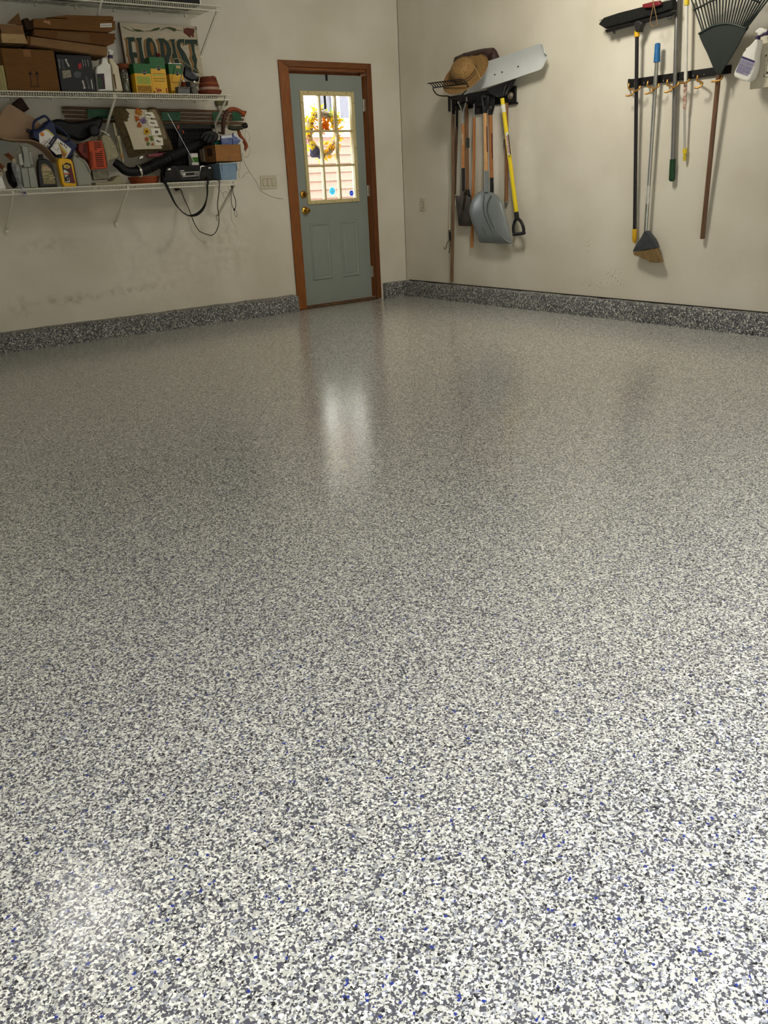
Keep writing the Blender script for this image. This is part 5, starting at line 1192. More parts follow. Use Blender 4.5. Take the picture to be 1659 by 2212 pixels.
# ================================================================== right wall: racks and hanging tools
STL = M('tool_steel', (150, 148, 142), .3, 1, .1, 30); IRON = M('tool_iron_black', (20, 17, 16), .6, .2, .2, 40); RUB = M('grip_black', (12, 11, 12), .45, 0, .1, 30)
def bprism(z, pts, X, depth, bevel=0, rnd_=0, mb=None, bs=1.0):
    p = pb(z, pts, X)
    if rnd_: p = smooth_closed(p, rnd_)
    return (mb or MB()).prism(p, (depth, 0, 0), bevel, bs)
def bpath(z, pts): return [PB(*z(x, y), d) for x, y, d in pts]
def pole(z, a, b, r, n=12, r2=None): return MB().tube([PB(*z(a[0], a[1]), a[2]), PB(*z(b[0], b[1]), b[2])], [r, r2 or r], n)

# switch
t = thing('rocker_switch', 'single rocker switch plate low on the right wall beside the corner', 'light switch', PB(912, 456, -.004))
a, b = PB(907, 456, -.004), PB(919, 427, -.004)
obj('cover_plate', MB().box((-.0075, b.y+.003, a.z), (-.001, a.y-.003, a.z+.117), bevel=.003), PLC, t)
cy = (a.y+b.y)/2
obj('rocker_frame', MB().box((-.0083, cy-.018, a.z+.025), (-.0073, cy+.018, a.z+.092)), M('gap_dark', (70, 62, 46), .7), t)
obj('rocker', MB().box((-.0105, cy-.016, a.z+.028), (-.0084, cy+.016, a.z+.089), bevel=.002), PLC, t)

# left rack
t = thing('tool_rack', 'black metal tool rack behind the straw hat and the snow pusher', 'rack', (-.02, -1.15, 1.70))
mb = MB().box((-.022, -1.62, 1.715), (-.003, -.74, 1.84), bevel=.004)
obj('backplate', mb, IRON, t)
obj('side_knob', MB().lathe([(.03, 0), (.032, .006), (.022, .022), (.012, .028), (0, .028)], PB(*B3(1125, 700), -.022), (-1, 0, 0), 18), M('knob_grey', (120, 108, 92), .5, .3), t, 'round grey knob at the right end')
obj('backplate_tab', MB().box((-.03, -1.635, 1.70), (-.003, -1.50, 1.714)).box((-.03, -1.20, 1.66), (-.003, -1.12, 1.714)), IRON, t)
for y in (-.955, -1.115, -1.245):
    obj('rack_hook', MB().tube(smooth([(-.02, y, 1.775), (-.06, y, 1.755), (-.11, y, 1.75), (-.135, y, 1.77)], 4), .006, 8), IRON, t)

# bow rake with the long brown handle
t = thing('bow_rake', 'iron bow rake hung head up, fourteen tines, longest brown handle', 'rake', PB(977, 609, -.06))
mb = MB()
A_ = PB(*B3(195, 606), -.405); B_ = PB(*B3(600, 556), -.405)
obj('rake_bar', MB().tube([A_, B_], .0058, 8), IRON, t)
for i in range(14):
    p = lerp(A_, B_, .02+.96*i/13)
    obj('tine', MB().tube(smooth([p, p+V((-.012, 0, .016)), p+V((-.035, .002, .031)), p+V((-.068, .004, .034))], 3), [.0042]*3+[.004]*3+[.0036]*3+[.002], 6), IRON, t)
sock = PB(*B3(425, 735), -.11)
obj('bow', MB().tube(smooth([A_, *bpath(B3, [(205, 640, -.37), (245, 688, -.32), (310, 704, -.22), (375, 706, -.16)]), sock], 5), .0050, 8), IRON, t)
obj('bow', MB().tube(smooth([B_, *bpath(B3, [(612, 585, -.37), (595, 630, -.33), (540, 690, -.21), (480, 735, -.15)]), sock], 5), .0050, 8), IRON, t)
obj('ferrule', pole(B3, (432, 735, -.11), (440, 925, -.11), .013, 12, .015), IRON, t)
W1 = wood('handle_grey_brown', (118, 92, 66), (92, 68, 46), 2, .6, 0)
obj('handle', MB().tube(smooth(bpath(B4, [(368, 365, -.11), (368, 800, -.10), (372, 1250, -.085), (372, 1659, -.075)])+[PB(*B5(352, 1500), -.045), PB(*B5(351, 1725), -.04)], 3), .0152, 14), W1, t)
t = thing('hoe', 'dark handled tool hung close behind the bow rake handle', 'tool', PB(984, 430, -.04))
obj('ferrule', MB().tube(smooth(bpath(B4, [(395, 110, -.07), (425, 180, -.07), (430, 300, -.065), (428, 562, -.06)]), 4), .012, 12), M('iron_brown', (46, 36, 34), .55, .4, .2, 40), t)
obj('handle', MB().tube(bpath(B4, [(428, 562, -.06), (402, 1250, -.045), (392, 1659, -.035)]), .0135, 12), wood('handle_dark_brown', (84, 62, 46), (62, 44, 32), 2, .6, 0), t)
t = thing('hook_pole', 'thin white pole with black hooked end left of the rake handle', 'pole', PB(*B5(310, 1260), -.03))
obj('shaft', MB().tube([PB(*B4(345, 110), -.035), PB(*B5(316, 885), -.035)], .0075, 10), M('pole_cream', (206, 196, 172), .45, 0, .05, 20), t)
obj('grip', MB().tube([PB(*B5(312, 885), -.035), PB(*B5(318, 1055), -.035)], [.011, .0095], 12), RUB, t)
obj('eyelet', MB().lathe([(.004, 0), (.004, .003)], PB(*B5(318, 908), -.047), (-1, 0, 0), 10), M('eyelet_white', (220, 216, 206), .4), t)
obj('hook', MB().tube(smooth(bpath(B5, [(318, 1050, -.035), (280, 1075, -.04), (258, 1130, -.04), (248, 1180, -.04), (232, 1192, -.04), (216, 1160, -.04)]), 5), .0028, 7), IRON, t)
obj('hook', MB().tube(smooth(bpath(B5, [(316, 1050, -.035), (320, 1130, -.04), (312, 1200, -.04), (300, 1258, -.04)]), 5), .0032, 7), IRON, t)

def dgrip(z, cx, ytop, ybot, half, X, mat, r=.0115):
    "D grip hanging on the rack: two arms meeting in the ferrule"
    m1 = MB().tube(smooth(bpath(z, [(cx-half, ytop, X), (cx-half*.95, lerp(ytop, ybot, .35), X), (cx-half*.35, lerp(ytop, ybot, .8), X), (cx, ybot, X)]), 4), r, 10)
    m1.tube(smooth(bpath(z, [(cx+half, ytop, X), (cx+half*.95, lerp(ytop, ybot, .35), X), (cx+half*.35, lerp(ytop, ybot, .8), X), (cx, ybot, X)]), 4), r, 10)
    m1.tube(bpath(z, [(cx-half, ytop, X), (cx+half, ytop, X)]), r*1.1, 10)
    return m1

# two square spades
W2 = wood('handle_ochre', (176, 122, 66), (150, 98, 48), 2, .5, .1); W3 = wood('handle_brown', (126, 88, 56), (100, 68, 42), 2, .6, 0); W4 = wood('handle_orange', (168, 110, 56), (142, 88, 42), 2, .5, .1)
SPD = M('spade_iron', (70, 60, 50), .5, .5, .35, 12, .05)
t = thing('square_spade', 'rusty square spade with steel forked grip and ochre handle', 'spade', PB(1000, 488, -.08))
obj('fork_yoke', MB().tube(smooth(bpath(B4, [(450, 150, -.09), (480, 200, -.09), (515, 290, -.09), (520, 420, -.09), (524, 515, -.09)]), 4), .009, 10).tube(smooth(bpath(B4, [(588, 75, -.09), (590, 150, -.09), (560, 240, -.09), (536, 330, -.09), (530, 515, -.09)]), 4), .009, 10), STL, t)
obj('handle', MB().tube(bpath(B4, [(530, 510, -.09), (530, 1228, -.085)]), .0165, 14), W2, t)
obj('printed_mark', bprism(B4, [(506, 665, 0)[:2], (528, 665), (528, 850), (508, 850)], -.108, .002), M('mark_cream', (200, 176, 140), .6, 0, .3, 60), t)
obj('socket', MB().tube([PB(*B4(530, 1228), -.085), PB(*B5(535, 255), -.075)], [.0165, .0145], 12), M('socket_black', (38, 36, 34), .45, .4, .1, 30), t)
obj('blade', bprism(B5, [(400, 325), (440, 318), (468, 330), (512, 268), (555, 258), (600, 320), (660, 350), (662, 820), (455, 815), (430, 600)], -.072, .006, .002), SPD, t)
obj('blade_ridge', MB().tube(smooth(bpath(B5, [(545, 265, -.08), (535, 400, -.08), (512, 560, -.078)]), 4), [.008]*4+[.006]*4+[.003], 8), M('spade_ridge', (84, 76, 66), .4, .6, .2, 30), t)
t = thing('square_spade', 'second dark spade with brown handle hanging behind the rusty one', 'spade', PB(1010, 488, -.03))
obj('handle', MB().tube([PB(*B4(585, 170), -.04), PB(*B4(600, 1580), -.04)], .0165, 14), W3, t)
obj('socket', MB().tube([PB(*B4(600, 1580), -.04), PB(*B5(605, 310), -.04)], [.020, .0225], 12), M('socket_black', (38, 36, 34), .45, .4, .1, 30), t)
obj('blade', bprism(B5, [(560, 305), (640, 310), (662, 350), (664, 820), (520, 818), (520, 400)], -.03, .006, .002), M('spade_dark', (50, 42, 36), .5, .5, .35, 12, .05), t)
obj('handle_sleeve', MB().tube([PB(*B4(603, 740), -.04), PB(*B4(604, 900), -.04)], .0175, 12), M('sleeve_green', (40, 48, 40), .6), t)

t = thing('garden_tool', 'slim tool with steel rod neck and single orange wooden handle', 'tool', PB(1019, 536, -.05))
obj('steel_neck', MB().tube(bpath(B4, [(712, 180, -.06), (711, 415, -.06)]), .0062, 10), STL, t)
obj('handle', MB().tube(bpath(B4, [(712, 410, -.06), (708, 1000, -.055), (690, 1659, -.05)])+[PB(*B5(674, 1165), -.045)], [.0135, .0145, .0145, .0145], 14), W4, t)

# grain scoop and the second long shovel
GRY = M('scoop_grey', (118, 124, 124), .32, 0, .05, 8); GRYD = M('scoop_groove', (74, 80, 80), .4, 0, .05, 8)
t = thing('grain_scoop', 'large grey plastic grain scoop with three grooves and pale handle', 'shovel', PB(1075, 526, -.08))
obj('grip', dgrip(B4, 895, 60, 330, 46, -.10, RUB, .0125).tube(bpath(B4, [(885, 250, -.10), (888, 336, -.10)]), [.018, .019], 12), RUB, t)
obj('handle', MB().tube([PB(*B4(888, 330), -.10), PB(*B4(905, 1280), -.095)], .0175, 14), wood('handle_pale', (206, 160, 104), (184, 134, 78), 2, .45, .15), t)
obj('handle_stripe', MB().tube(bpath(B4, [(918, 550, -.106), (922, 780, -.105), (930, 970, -.104)]), .0045, 6), M('stripe_maroon', (84, 24, 26), .5), t)
obj('socket', MB().tube([PB(*B4(910, 1278), -.095), PB(*B5(910, 265), -.108)], .0205, 14), GRY, t)
so = smooth_closed(pb(B5, [(860, 238), (915, 262), (975, 258), (1060, 300), (1150, 400), (1200, 540), (1260, 780), (1318, 1010), (1322, 1085), (1305, 1105), (1050, 1098), (826, 1086), (800, 1030), (740, 880), (680, 720), (650, 590), (660, 490), (715, 350), (790, 270)], -.085), 3)
cen = sum(so, V((0, 0, 0)))/len(so); rings = []
for sc, d in ((1, 0), (1, -.012), (.97, -.018), (.88, -.040), (.6, -.058), (.3, -.064), (.001, -.065)):
    rings.append([cen+(q-cen)*sc+V((d*(1 if q.z > cen.z-.12 or sc < .9 else .9), 0, 0)) for q in so])
n = len(so); vs_ = [q for r in rings for q in r]; fs_ = []
for k_ in range(len(rings)-1):
    for i in range(n): fs_.append((k_*n+i, k_*n+(i+1) % n, (k_+1)*n+(i+1) % n, (k_+1)*n+i))
fs_.append(tuple(range(n)))
obj('scoop', MB().add(vs_, fs_), GRY, t, angle=60)
def onscoop(pts):
    out = []
    for x, y in pts:
        p = PB(*B5(x, y), -.085); best = 0
        d = (p-cen); ang = math.atan2(d.z, d.y); rr_ = min((q-cen).length for q in so if abs((math.atan2((q-cen).z, (q-cen).y)-ang+math.pi) % (2*math.pi)-math.pi) < .12); s_ = min(d.length/rr_, 1)
        prof = ((0, .065), (.3, .064), (.6, .058), (.88, .040), (.97, .018), (1, .012))
        for (a0, h0), (a1, h1) in zip(prof, prof[1:]):
            if a0 <= s_ <= a1: best = lerp(h0, h1, (s_-a0)/(a1-a0))
        out.append(PB(*B5(x, y), -.085-best-.001))
    return out
for pts in ([(735, 360), (722, 480), (740, 600), (800, 740), (870, 880), (908, 990)], [(880, 310), (862, 450), (875, 600), (920, 740), (990, 880), (1045, 1025)], [(990, 320), (940, 420), (920, 540), (945, 660), (1020, 820), (1150, 1030)]):
    q = smooth(onscoop(pts), 5); m_ = len(q)
    obj('groove', MB().tube(q, [.0068*(1-.7*i/m_) for i in range(m_)], 8), GRYD, t)
t = thing('round_shovel', 'orange brown handled shovel with black grip just behind the grain scoop', 'shovel', PB(1062, 430, -.03))
obj('grip', dgrip(B4, 985, 55, 350, 50, -.055, RUB, .0125).tube(bpath(B4, [(974, 290, -.055), (975, 366, -.055)]), [.019, .019], 12), RUB, t)
obj('handle', MB().tube([PB(*B4(974, 362), -.055), PB(*B4(994, 1388), -.045)], .0172, 14), W4, t)
obj('handle_stripe', MB().tube(bpath(B4, [(1000, 662, -.060), (1003, 880, -.058), (1012, 1080, -.056)]), .0045, 6), M('stripe_maroon', (84, 24, 26), .5), t)
obj('socket', MB().tube([PB(*B4(996, 1385), -.045), PB(*B5(1000, 330), -.04)], .0175, 12), M('socket_black', (38, 36, 34), .45, .4, .1, 30), t)
obj('rivet', MB().lathe([(.004, 0), (.003, .002), (0, .003)], PB(*B5(1022, 102), -.063), (-1, 0, 0), 8), STL, t)
t = thing('push_pole', 'plain brown wooden pole hanging behind the yellow pole', 'pole', PB(1093, 440, -.02))
obj('handle', MB().tube([PB(*B4(1235, 170), -.05), PB(*B5(1236, 410), -.03)], .0165, 14), wood('handle_mid', (134, 92, 56), (108, 70, 40), 2, .5, .1), t)
obj('pale_tip', MB().tube([PB(*B5(1236, 411), -.03), PB(*B5(1236, 440), -.03)], [.0165, .012], 14), M('tip_grey', (150, 142, 126), .6), t)
obj('dark_sleeve', MB().tube([PB(*B4(1222, 760), -.03), PB(*B4(1224, 910), -.03)], .0178, 14), M('sleeve_green', (40, 48, 40), .6), t)

# snow pusher: white blade up, yellow pole, black grip down
t = thing('snow_pusher', 'wide white snow pusher blade with yellow pole and black grip', 'snow shovel', PB(1120, 508, -.1))
top = smooth(pb(B3, [(690, 352), (820, 300), (1100, 205), (1380, 110), (1445, 88), (1484, 82), (1508, 108), (1522, 185)], -.135), 6)
bot = smooth(pb(B3, [(562, 692), (800, 612), (1080, 525), (1310, 446), (1425, 408), (1480, 386), (1514, 350), (1529, 285)], -.115), 6)
rows = []
for i in range(9):
    s_ = i/8; rows.append([lerp(a, b, s_)+V((.035*math.sin(math.pi*s_), 0, 0)) for a, b in zip(top, bot)])
obj('blade', MB().loft(rows, V((.004, 0, 0))), M('blade_white', (204, 208, 206), .4, 0, .03, 6), t, angle=70)
for x, y in ((935, 450), (1022, 418), (1214, 352)):
    obj('bolt', MB().lathe([(.006, 0), (.006, .004), (.003, .006), (0, .006)], PB(*B3(x, y), -.0925), (-1, 0, 0), 10), IRON, t)
obj('brace', bprism(B3, [(830, 620), (1175, 500), (1130, 600), (1090, 640), (1060, 700), (960, 720), (880, 680)], -.088, .018, .004), RUB, t)
obj('brace_arm', MB().tube(bpath(B3, [(1150, 520, -.074), (1085, 640, -.09), (1060, 690, -.11)]), .013, 10).tube(bpath(B3, [(1080, 540, -.074), (1050, 620, -.09), (1035, 700, -.11)]), .011, 10), RUB, t)
YLW = M('pole_yellow', (222, 196, 20), .4, 0, .05, 10)
pl0, pl1 = PB(*B4(1168, 95), -.125), PB(*B5(1398, 590), -.10)
obj('yellow_pole', MB().tube([pl0, pl1], .0175, 16), YLW, t)
obj('white_tape', MB().tube([lerp(pl0, pl1, .055), lerp(pl0, pl1, .12)], .0192, 16), M('tape_white', (220, 216, 200), .6), t)
p0, p1 = PB(*B4(1240, 650), -.142), PB(*B4(1282, 1015), -.142)
ax = (p1-p0).normalized(); sd_ = V((0, -1, 0)); sd_ = (sd_-ax*sd_.dot(ax)).normalized(); nn = V((-1, 0, 0))
lb = obj('sticker', MB().prism([p0-sd_*.013, p0+sd_*.013, p1+sd_*.013, p1-sd_*.013], (.006, 0, 0)), M('sticker_white', (235, 235, 235), .5), t, 'white sticker with red lettering')
mb = MB(); fitted(mb, 'SNOW PLOW', lerp(p0, p1, .14)+nn*.0015, lerp(p0, p1, .93)+nn*.0015, .015, nrm=nn, bold=.0006); obj('lettering', mb, M('letter_red', (190, 44, 34), .5), lb)
obj('black_stripe', MB().tube([lerp(p0, p1, .1)+sd_*.016, p1+sd_*.016], .0042, 6), RUB, lb)
obj('grip_socket', MB().tube([PB(*B5(1396, 588), -.10), PB(*B5(1408, 700), -.10)], [.0205, .022], 14), RUB, t)
obj('grip', MB().tube(smooth(bpath(B5, [(1405, 690, -.10), (1368, 750, -.10), (1348, 850, -.10), (1358, 950, -.10)]), 5), .0135, 10).tube(smooth(bpath(B5, [(1410, 690, -.10), (1470, 740, -.10), (1512, 840, -.10), (1518, 930, -.10)]), 5), .0135, 10).tube(bpath(B5, [(1350, 955, -.10), (1532, 930, -.10)]), .0145, 10), RUB, t)

# hats
STW = M('straw', (150, 116, 68), .9, 0, .3, 70, .35, stretch=(1, 1, 4)); STD = M('straw_band', (52, 34, 22), .8)
t = thing('straw_hat', 'wide brimmed straw hat with dark cord band hung on the rack', 'hat', PB(*B3(600, 690), -.2))
axh = (RGT*-.52+UPV*.42+FWD*-.74).normalized(); hc = PB(*B3(592, 462), -.262)
br_, cr_ = .218, .108
prof = [(br_, .018), (br_*.98, .022), (br_*.85, .006), (br_*.62, 0), (cr_*1.08, .004), (cr_, .03), (cr_*.98, .075), (cr_*.86, .112), (cr_*.6, .134), (cr_*.3, .140), (0, .138)]
prof2 = [(r*.985, h-.004) for r, h in prof[::-1] if r > .001] + [(br_, .016)]
obj('straw_body', MB().lathe(prof, hc, axh, 40, squash=1.0), STW, t, angle=70)
for i in range(7):
    r = lerp(cr_*1.15, br_*.97, i/6); h = lerp(.003, .016, (i/6)**2)+.003
    a_ = axh.orthogonal().normalized(); b_ = axh.cross(a_)
    obj('braid_row', MB().tube([hc+axh*h+a_*(r*math.cos(w))+b_*(r*math.sin(w)) for w in [2*math.pi*k_/36 for k_ in range(37)]], .0022, 5, False), M('straw_braid', (112, 82, 44), .85), t)  # braid rows in a darker straw tone than the brim
obj('band', MB().lathe([(cr_*1.07, .006), (cr_*1.05, .010), (cr_*1.035, .020), (cr_*1.03, .024)], hc, axh, 36), STD, t)
obj('vent_row', MB().lathe([(cr_*1.012, .036), (cr_*1.012, .044)], hc, axh, 36), M('straw_dark', (104, 72, 38), .9, 0, .6, 200), t)
obj('chin_cord', MB().tube(smooth(bpath(B3, [(680, 345, -.34), (720, 400, -.34), (765, 500, -.34)]), 4), .0018, 5), M('cord_cream', (190, 160, 110), .8), t)
t = thing('leather_hat', 'dark brown leather hat behind the straw hat and white blade', 'hat', PB(*B3(700, 300), -.1))
LH = M('leather_dark', (58, 34, 28), .6, 0, .2, 30, .1)
h2 = PB(*B3(705, 285), -.045); ax2 = (V((-.35, 0, 1))).normalized(); w_ = (PB(*B3(850, 285), -.13)-h2).length
obj('crown', MB().lathe([(w_*1.06, -.03), (w_*1.05, .0), (w_*1.0, .04), (w_*.92, .065), (w_*.6, .075), (0, .07)], h2, ax2, 30, sx=(0, 1, 0), squash=.35), LH, t)
obj('brim', bprism(B3, [(520, 235), (560, 190), (600, 215), (760, 250), (835, 200), (862, 205), (898, 172), (884, 270), (820, 300), (600, 300)], -.105, .02, .004), LH, t)

# right rack: black rail with brass hooks
t = thing('tool_rail', 'black wall rail with brass hooks carrying brooms and leaf rake', 'rail', (-.02, -3.22, 1.70))
ya, yb_ = PB(1358, 180, -.02).y, PB(1577, 150, -.02).y
zt0, zt1 = 1.703, 1.757
obj('rail_bar', MB().prism([(-.022, ya, zt0), (-.022, yb_, zt0-.002), (-.022, yb_, zt1-.004), (-.022, ya, zt1)], (.020, 0, 0), .004), IRON, t)
obj('end_cap', MB().box((-.026, ya-.012, zt0-.004), (-.002, ya+.006, zt1+.003), bevel=.003), RUB, t)
BRH = M('hook_brass', (176, 130, 58), .4, .5, .12, 40)
hooks = [(180, 235, 0), (430, 205, 0), (690, 185, 0), (1090, 130, 1)]
def hook_pair(x, y, X, solo):
    k_ = 1
    p = smooth(bpath(B7, [(x, y-50, X), (x-8, y-10, X-.005), (x-6, y+22, X-.02), (x+25, y+32, X-.035), (x+55, y+40, X-.05), (x+60, y+66, X-.06), (x+30, y+100, X-.07), (x-10, y+116, X-.075), (x-45, y+112, X-.08)]), 4)
    obj('hook', MB().tube(p, .0062, 8), BRH, t)
    if not solo:
        q = smooth(bpath(B7, [(x+58, y+50, X-.05), (x+85, y+52, X-.085), (x+135, y+20, X-.088), (x+145, y-15, X-.08)]), 4)
        obj('hook', MB().tube(q, .0062, 8), BRH, t)
for x, y, s_ in hooks: hook_pair(x, y, -.025, s_ and x > 1000)
obj('hook', MB().tube(smooth(bpath(B7, [(828, 192, -.06), (855, 180, -.085), (900, 180, -.10), (955, 160, -.10), (978, 130, -.09)]), 4), .0062, 8), BRH, t)
obj('hook', MB().tube(smooth(bpath(B7, [(1272, 160, -.115), (1330, 158, -.115), (1385, 140, -.11), (1415, 105, -.085), (1405, 75, -.045)]), 4), .0062, 8), BRH, t)
CHR = M('chrome', (190, 190, 186), .2, 1)
for x, y in ((372, 178), (628, 150), (765, 125), (895, 95), (1025, 80), (1170, 65), (245, 190), (500, 165)):
    obj('rail_clip', MB().tube(smooth(bpath(B7, [(x-3, y-18, -.024), (x+3, y-12, -.03), (x+4, y+8, -.03), (x-2, y+14, -.024)]), 3), .0018, 5), CHR, t)

# push broom
t = thing('push_broom', 'wide black push broom hung head up on a black pole', 'broom', PB(1371, 524, -.05))
hd = [(52, 228), (100, 165), (130, 155), (470, 62), (640, 20), (750, -6), (757, 80), (774, 105), (745, 142), (700, 162), (240, 278), (130, 310), (118, 275)]
obj('bristles', bprism(B6, [(50, 230), (100, 166), (240, 120), (470, 62), (640, 20), (752, -8), (756, 82), (640, 122), (400, 190), (200, 245), (115, 270)], -.115, .05, .012), M('bristle_black', (20, 22, 17), .9, 0, .5, 120, .5, stretch=(1, 1, .2)), t)
rn = random.Random(8); mb = MB()
for i in range(150):
    s_ = rn.random(); a_ = lerp(V((110, 262, 0)), V((752, 88, 0)), s_); b_ = lerp(V((70, 195, 0)), V((752, -6, 0)), s_)
    x = rn.uniform(-.117, -.068); mb.tube([PB(*B6(a_.x, a_.y), x), PB(*B6(b_.x+rn.uniform(-12, 12), b_.y-rn.uniform(0, 14)), x)], .0012, 3)
obj('bristle_tufts', mb, M('bristle_green_black', (27, 29, 21), .9), t, kind='stuff', flat=True)
obj('block', bprism(B6, [(112, 282), (745, 100), (772, 96), (774, 112), (745, 142), (700, 160), (240, 280), (128, 310)], -.105, .035, .008), RUB, t)
obj('socket', bprism(B6, [(385, 228), (405, 195), (430, 190), (470, 215), (462, 235), (445, 262), (440, 302), (402, 302), (398, 262)], -.118, .05, .008), M('socket_grey', (34, 33, 32), .5), t)
for x, y in ((205, 300), (738, 158), (722, 166)): obj('bumper', MB().tube(smooth(bpath(B6, [(x-14, y-22, -.09), (x-8, y+4, -.09), (x+6, y+16, -.09), (x+4, y-12, -.09)]), 3), .005, 6), RUB, t)
p0, p1 = PB(*B6(421, 300), -.093), PB(1371, 496, -.05)
obj('pole', MB().tube([p0, p1], .0138, 14), M('pole_black', (30, 26, 28), .35, 0, .1, 20), t)
YC2 = M('collar_yellow', (216, 166, 24), .4, 0, .05, 20)
obj('collar', MB().tube([p0+V((0, 0, .004)), lerp(p0, p1, .024)], .0195, 14), YC2, t)
obj('end_cap', MB().tube([p1+V((0, 0, .004)), lerp(p1, PB(1370.5, 524, -.05), .75), PB(1370.5, 525, -.05)], [.0185, .018, .008], 14), YC2, t)
t = thing('dust_brush', 'red plastic handle with brown cord loop hung over the push broom', 'brush', PB(*B6(550, 250), -.14))
obj('red_handle', bprism(B6, [(470, 40), (560, 15), (628, 5), (638, 40), (630, 48), (540, 72), (480, 76), (468, 62)], -.150, .03, .006), M('handle_red', (110, 24, 32), .5, 0, .08, 20), t)
obj('cord_loop', MB().tube(smooth(bpath(B6, [(565, -10, -.155), (575, 40, -.157), (560, 120, -.155), (545, 190, -.15), (548, 230, -.15), (575, 250, -.15), (605, 238, -.15), (610, 200, -.15), (595, 120, -.155), (575, 20, -.157), (570, -10, -.155)]), 5), .0026, 6), M('cord_brown', (140, 108, 72), .85), t)

# angle broom, blue grip up
t = thing('angle_broom', 'grey angle broom with tan bristles down and blue grip up', 'broom', PB(1400, 568, -.07))
g0, g1 = PB(*B6(616, 408), -.075), PB(*B6(608, 588), -.075)
obj('blue_grip', MB().tube([g0+V((0, 0, 0)), lerp(g0, g1, .05), lerp(g0, g1, .5), g1], [.014, .0195, .0205, .0235], 16), M('grip_blue', (28, 96, 150), .5, 0, .06, 20), t)
p2 = PB(*B8(398, 975), -.065)
AL = M('pole_aluminium', (168, 168, 160), .3, .85, .06, 10)
obj('pole', MB().tube([g1, lerp(g1, p2, .72), p2], .0145, 14), AL, t)
obj('sticker', MB().tube([lerp(g1, p2, .72), lerp(g1, p2, .83)], .0150, 14), M('sticker_silver', (200, 198, 188), .35, .3), t)
obj('broom_head', bprism(B8, [(375, 975), (418, 975), (452, 1020), (500, 1080), (530, 1140), (550, 1200), (380, 1232), (225, 1252), (222, 1240), (260, 1160), (330, 1060)], -.085, .04, .008), M('head_grey', (62, 66, 68), .45, 0, .06, 15), t)
obj('head_crease', MB().tube(bpath(B8, [(425, 1040, -.0855), (350, 1085, -.0855), (285, 1130, -.0855)]), .0012, 5), M('crease_grey', (92, 94, 94), .5), t)
BRI = M('bristle_tan', (146, 118, 74), .9, 0, .3, 160, .3, stretch=(1, 1, .1))
obj('bristle_core', bprism(B8, [(230, 1256), (550, 1204), (570, 1270), (590, 1330), (615, 1382), (560, 1400), (450, 1392), (380, 1350), (300, 1310), (245, 1290)], -.078, .026, .006), BRI, t)
rn = random.Random(3); mb = MB()
for i in range(260):
    s_ = rn.random(); x0_, y0_ = lerp(228, 550, s_), lerp(1256, 1203, s_); L_ = lerp(45, 190, s_**.8)*rn.uniform(.75, 1.08)
    dx = lerp(20, 75, s_)*rn.uniform(.6, 1.2); X = rn.uniform(-.086, -.046)
    mb.tube([PB(*B8(x0_, y0_), X), PB(*B8(x0_+dx*.4, y0_+L_*.55), X), PB(*B8(x0_+dx, y0_+L_), X)], [.0011, .001, .0006], 3)
obj('bristles', mb, M('bristle_straw', (172, 144, 96), .85, 0, .25, 100), t, kind='stuff', flat=True)

# grey pole with green grip; white pole with yellow fittings
t = thing('grip_pole', 'grey metal pole with dark green grip at its lower end', 'pole', PB(1451, 392, -.06))
a_, b_ = PB(1465.5, -60, -.042), PB(*B8(757, 30), -.04)
obj('pole', MB().tube([a_, b_], .0155, 14), M('pole_grey', (128, 126, 122), .35, .7, .06, 10), t)
c_ = PB(*B8(746, 318), -.035)
obj('green_grip', MB().tube([b_+V((0, 0, .004)), lerp(b_, c_, .3), lerp(b_, c_, .92), c_], [.0205, .0215, .0225, .012], 14), M('grip_dark_green', (22, 62, 32), .55, 0, .1, 30), t)
t = thing('extension_pole', 'white pole with yellow end fittings and red paint spatter', 'pole', PB(1479, 350, -.06))
a_, b_ = PB(*B6(891, 45), -.075), PB(*B7(917, 1060), -.035)
k1_, k2_ = PB(*B7(928, 180), -.07), PB(*B7(915, 520), -.056)
obj('pole', MB().tube([a_, k1_], .0118, 12), M('pole_white', (206, 202, 190), .35, 0, .04, 12), t)
obj('spattered_sleeve', MB().tube([k1_, k2_], .0122, 12), M('pole_spatter', (206, 196, 180), .4, 0, .1, 55, rgb2=(150, 60, 44)), t, 'red spattered section')
obj('inner_tube', MB().tube([k2_, b_], .0085, 12), M('pole_inner', (184, 180, 168), .3, .5, .05, 12), t)
obj('yellow_collar', MB().tube([a_+V((0, 0, -.004)), PB(*B6(893, -20), -.076)], .0165, 14), M('fitting_yellow', (224, 196, 40), .4), t)
c_ = PB(*B7(914, 1215), -.03)
obj('yellow_tip', MB().tube([b_+V((0, 0, .006)), lerp(b_, c_, .36), lerp(b_, c_, .37), lerp(b_, c_, .62), lerp(b_, c_, .63), c_], [.0155, .0155, .010, .010, .0125, .008], 14), M('fitting_yellow', (224, 196, 40), .4), t)

# leaf rake
GRK = M('rake_green', (24, 33, 27), .6, 0, .08, 15)
t = thing('leaf_rake', 'dark green fan leaf rake hung tines up on a wooden handle', 'rake', PB(1519, 516, -.05))
fan = smooth(pb(B9, [(415, 612), (470, 575), (640, 480), (780, 440), (930, 425), (1080, 448), (1200, 490), (1260, 510), (1310, 485)], -.115), 4)
fan += pb(B9, [(1290, 520), (1205, 650), (1100, 850), (985, 1050), (880, 1200), (800, 1340), (740, 1340), (660, 1200), (560, 960), (480, 800), (425, 670)], -.115)
obj('fan_plate', MB().prism(fan, (.008, 0, 0), .002), GRK, t)
obj('fan_rim', MB().tube([p+V((-.004, 0, 0)) for p in fan[:31]], .0062, 8), M('rake_green_edge', (48, 60, 52), .4, 0, .05, 15), t)
obj('spine', MB().tube(bpath(B9, [(812, 870, -.112), (800, 1100, -.112), (785, 1300, -.108)]), [.002, .0055, .011], 8), GRK, t)
nT = 24
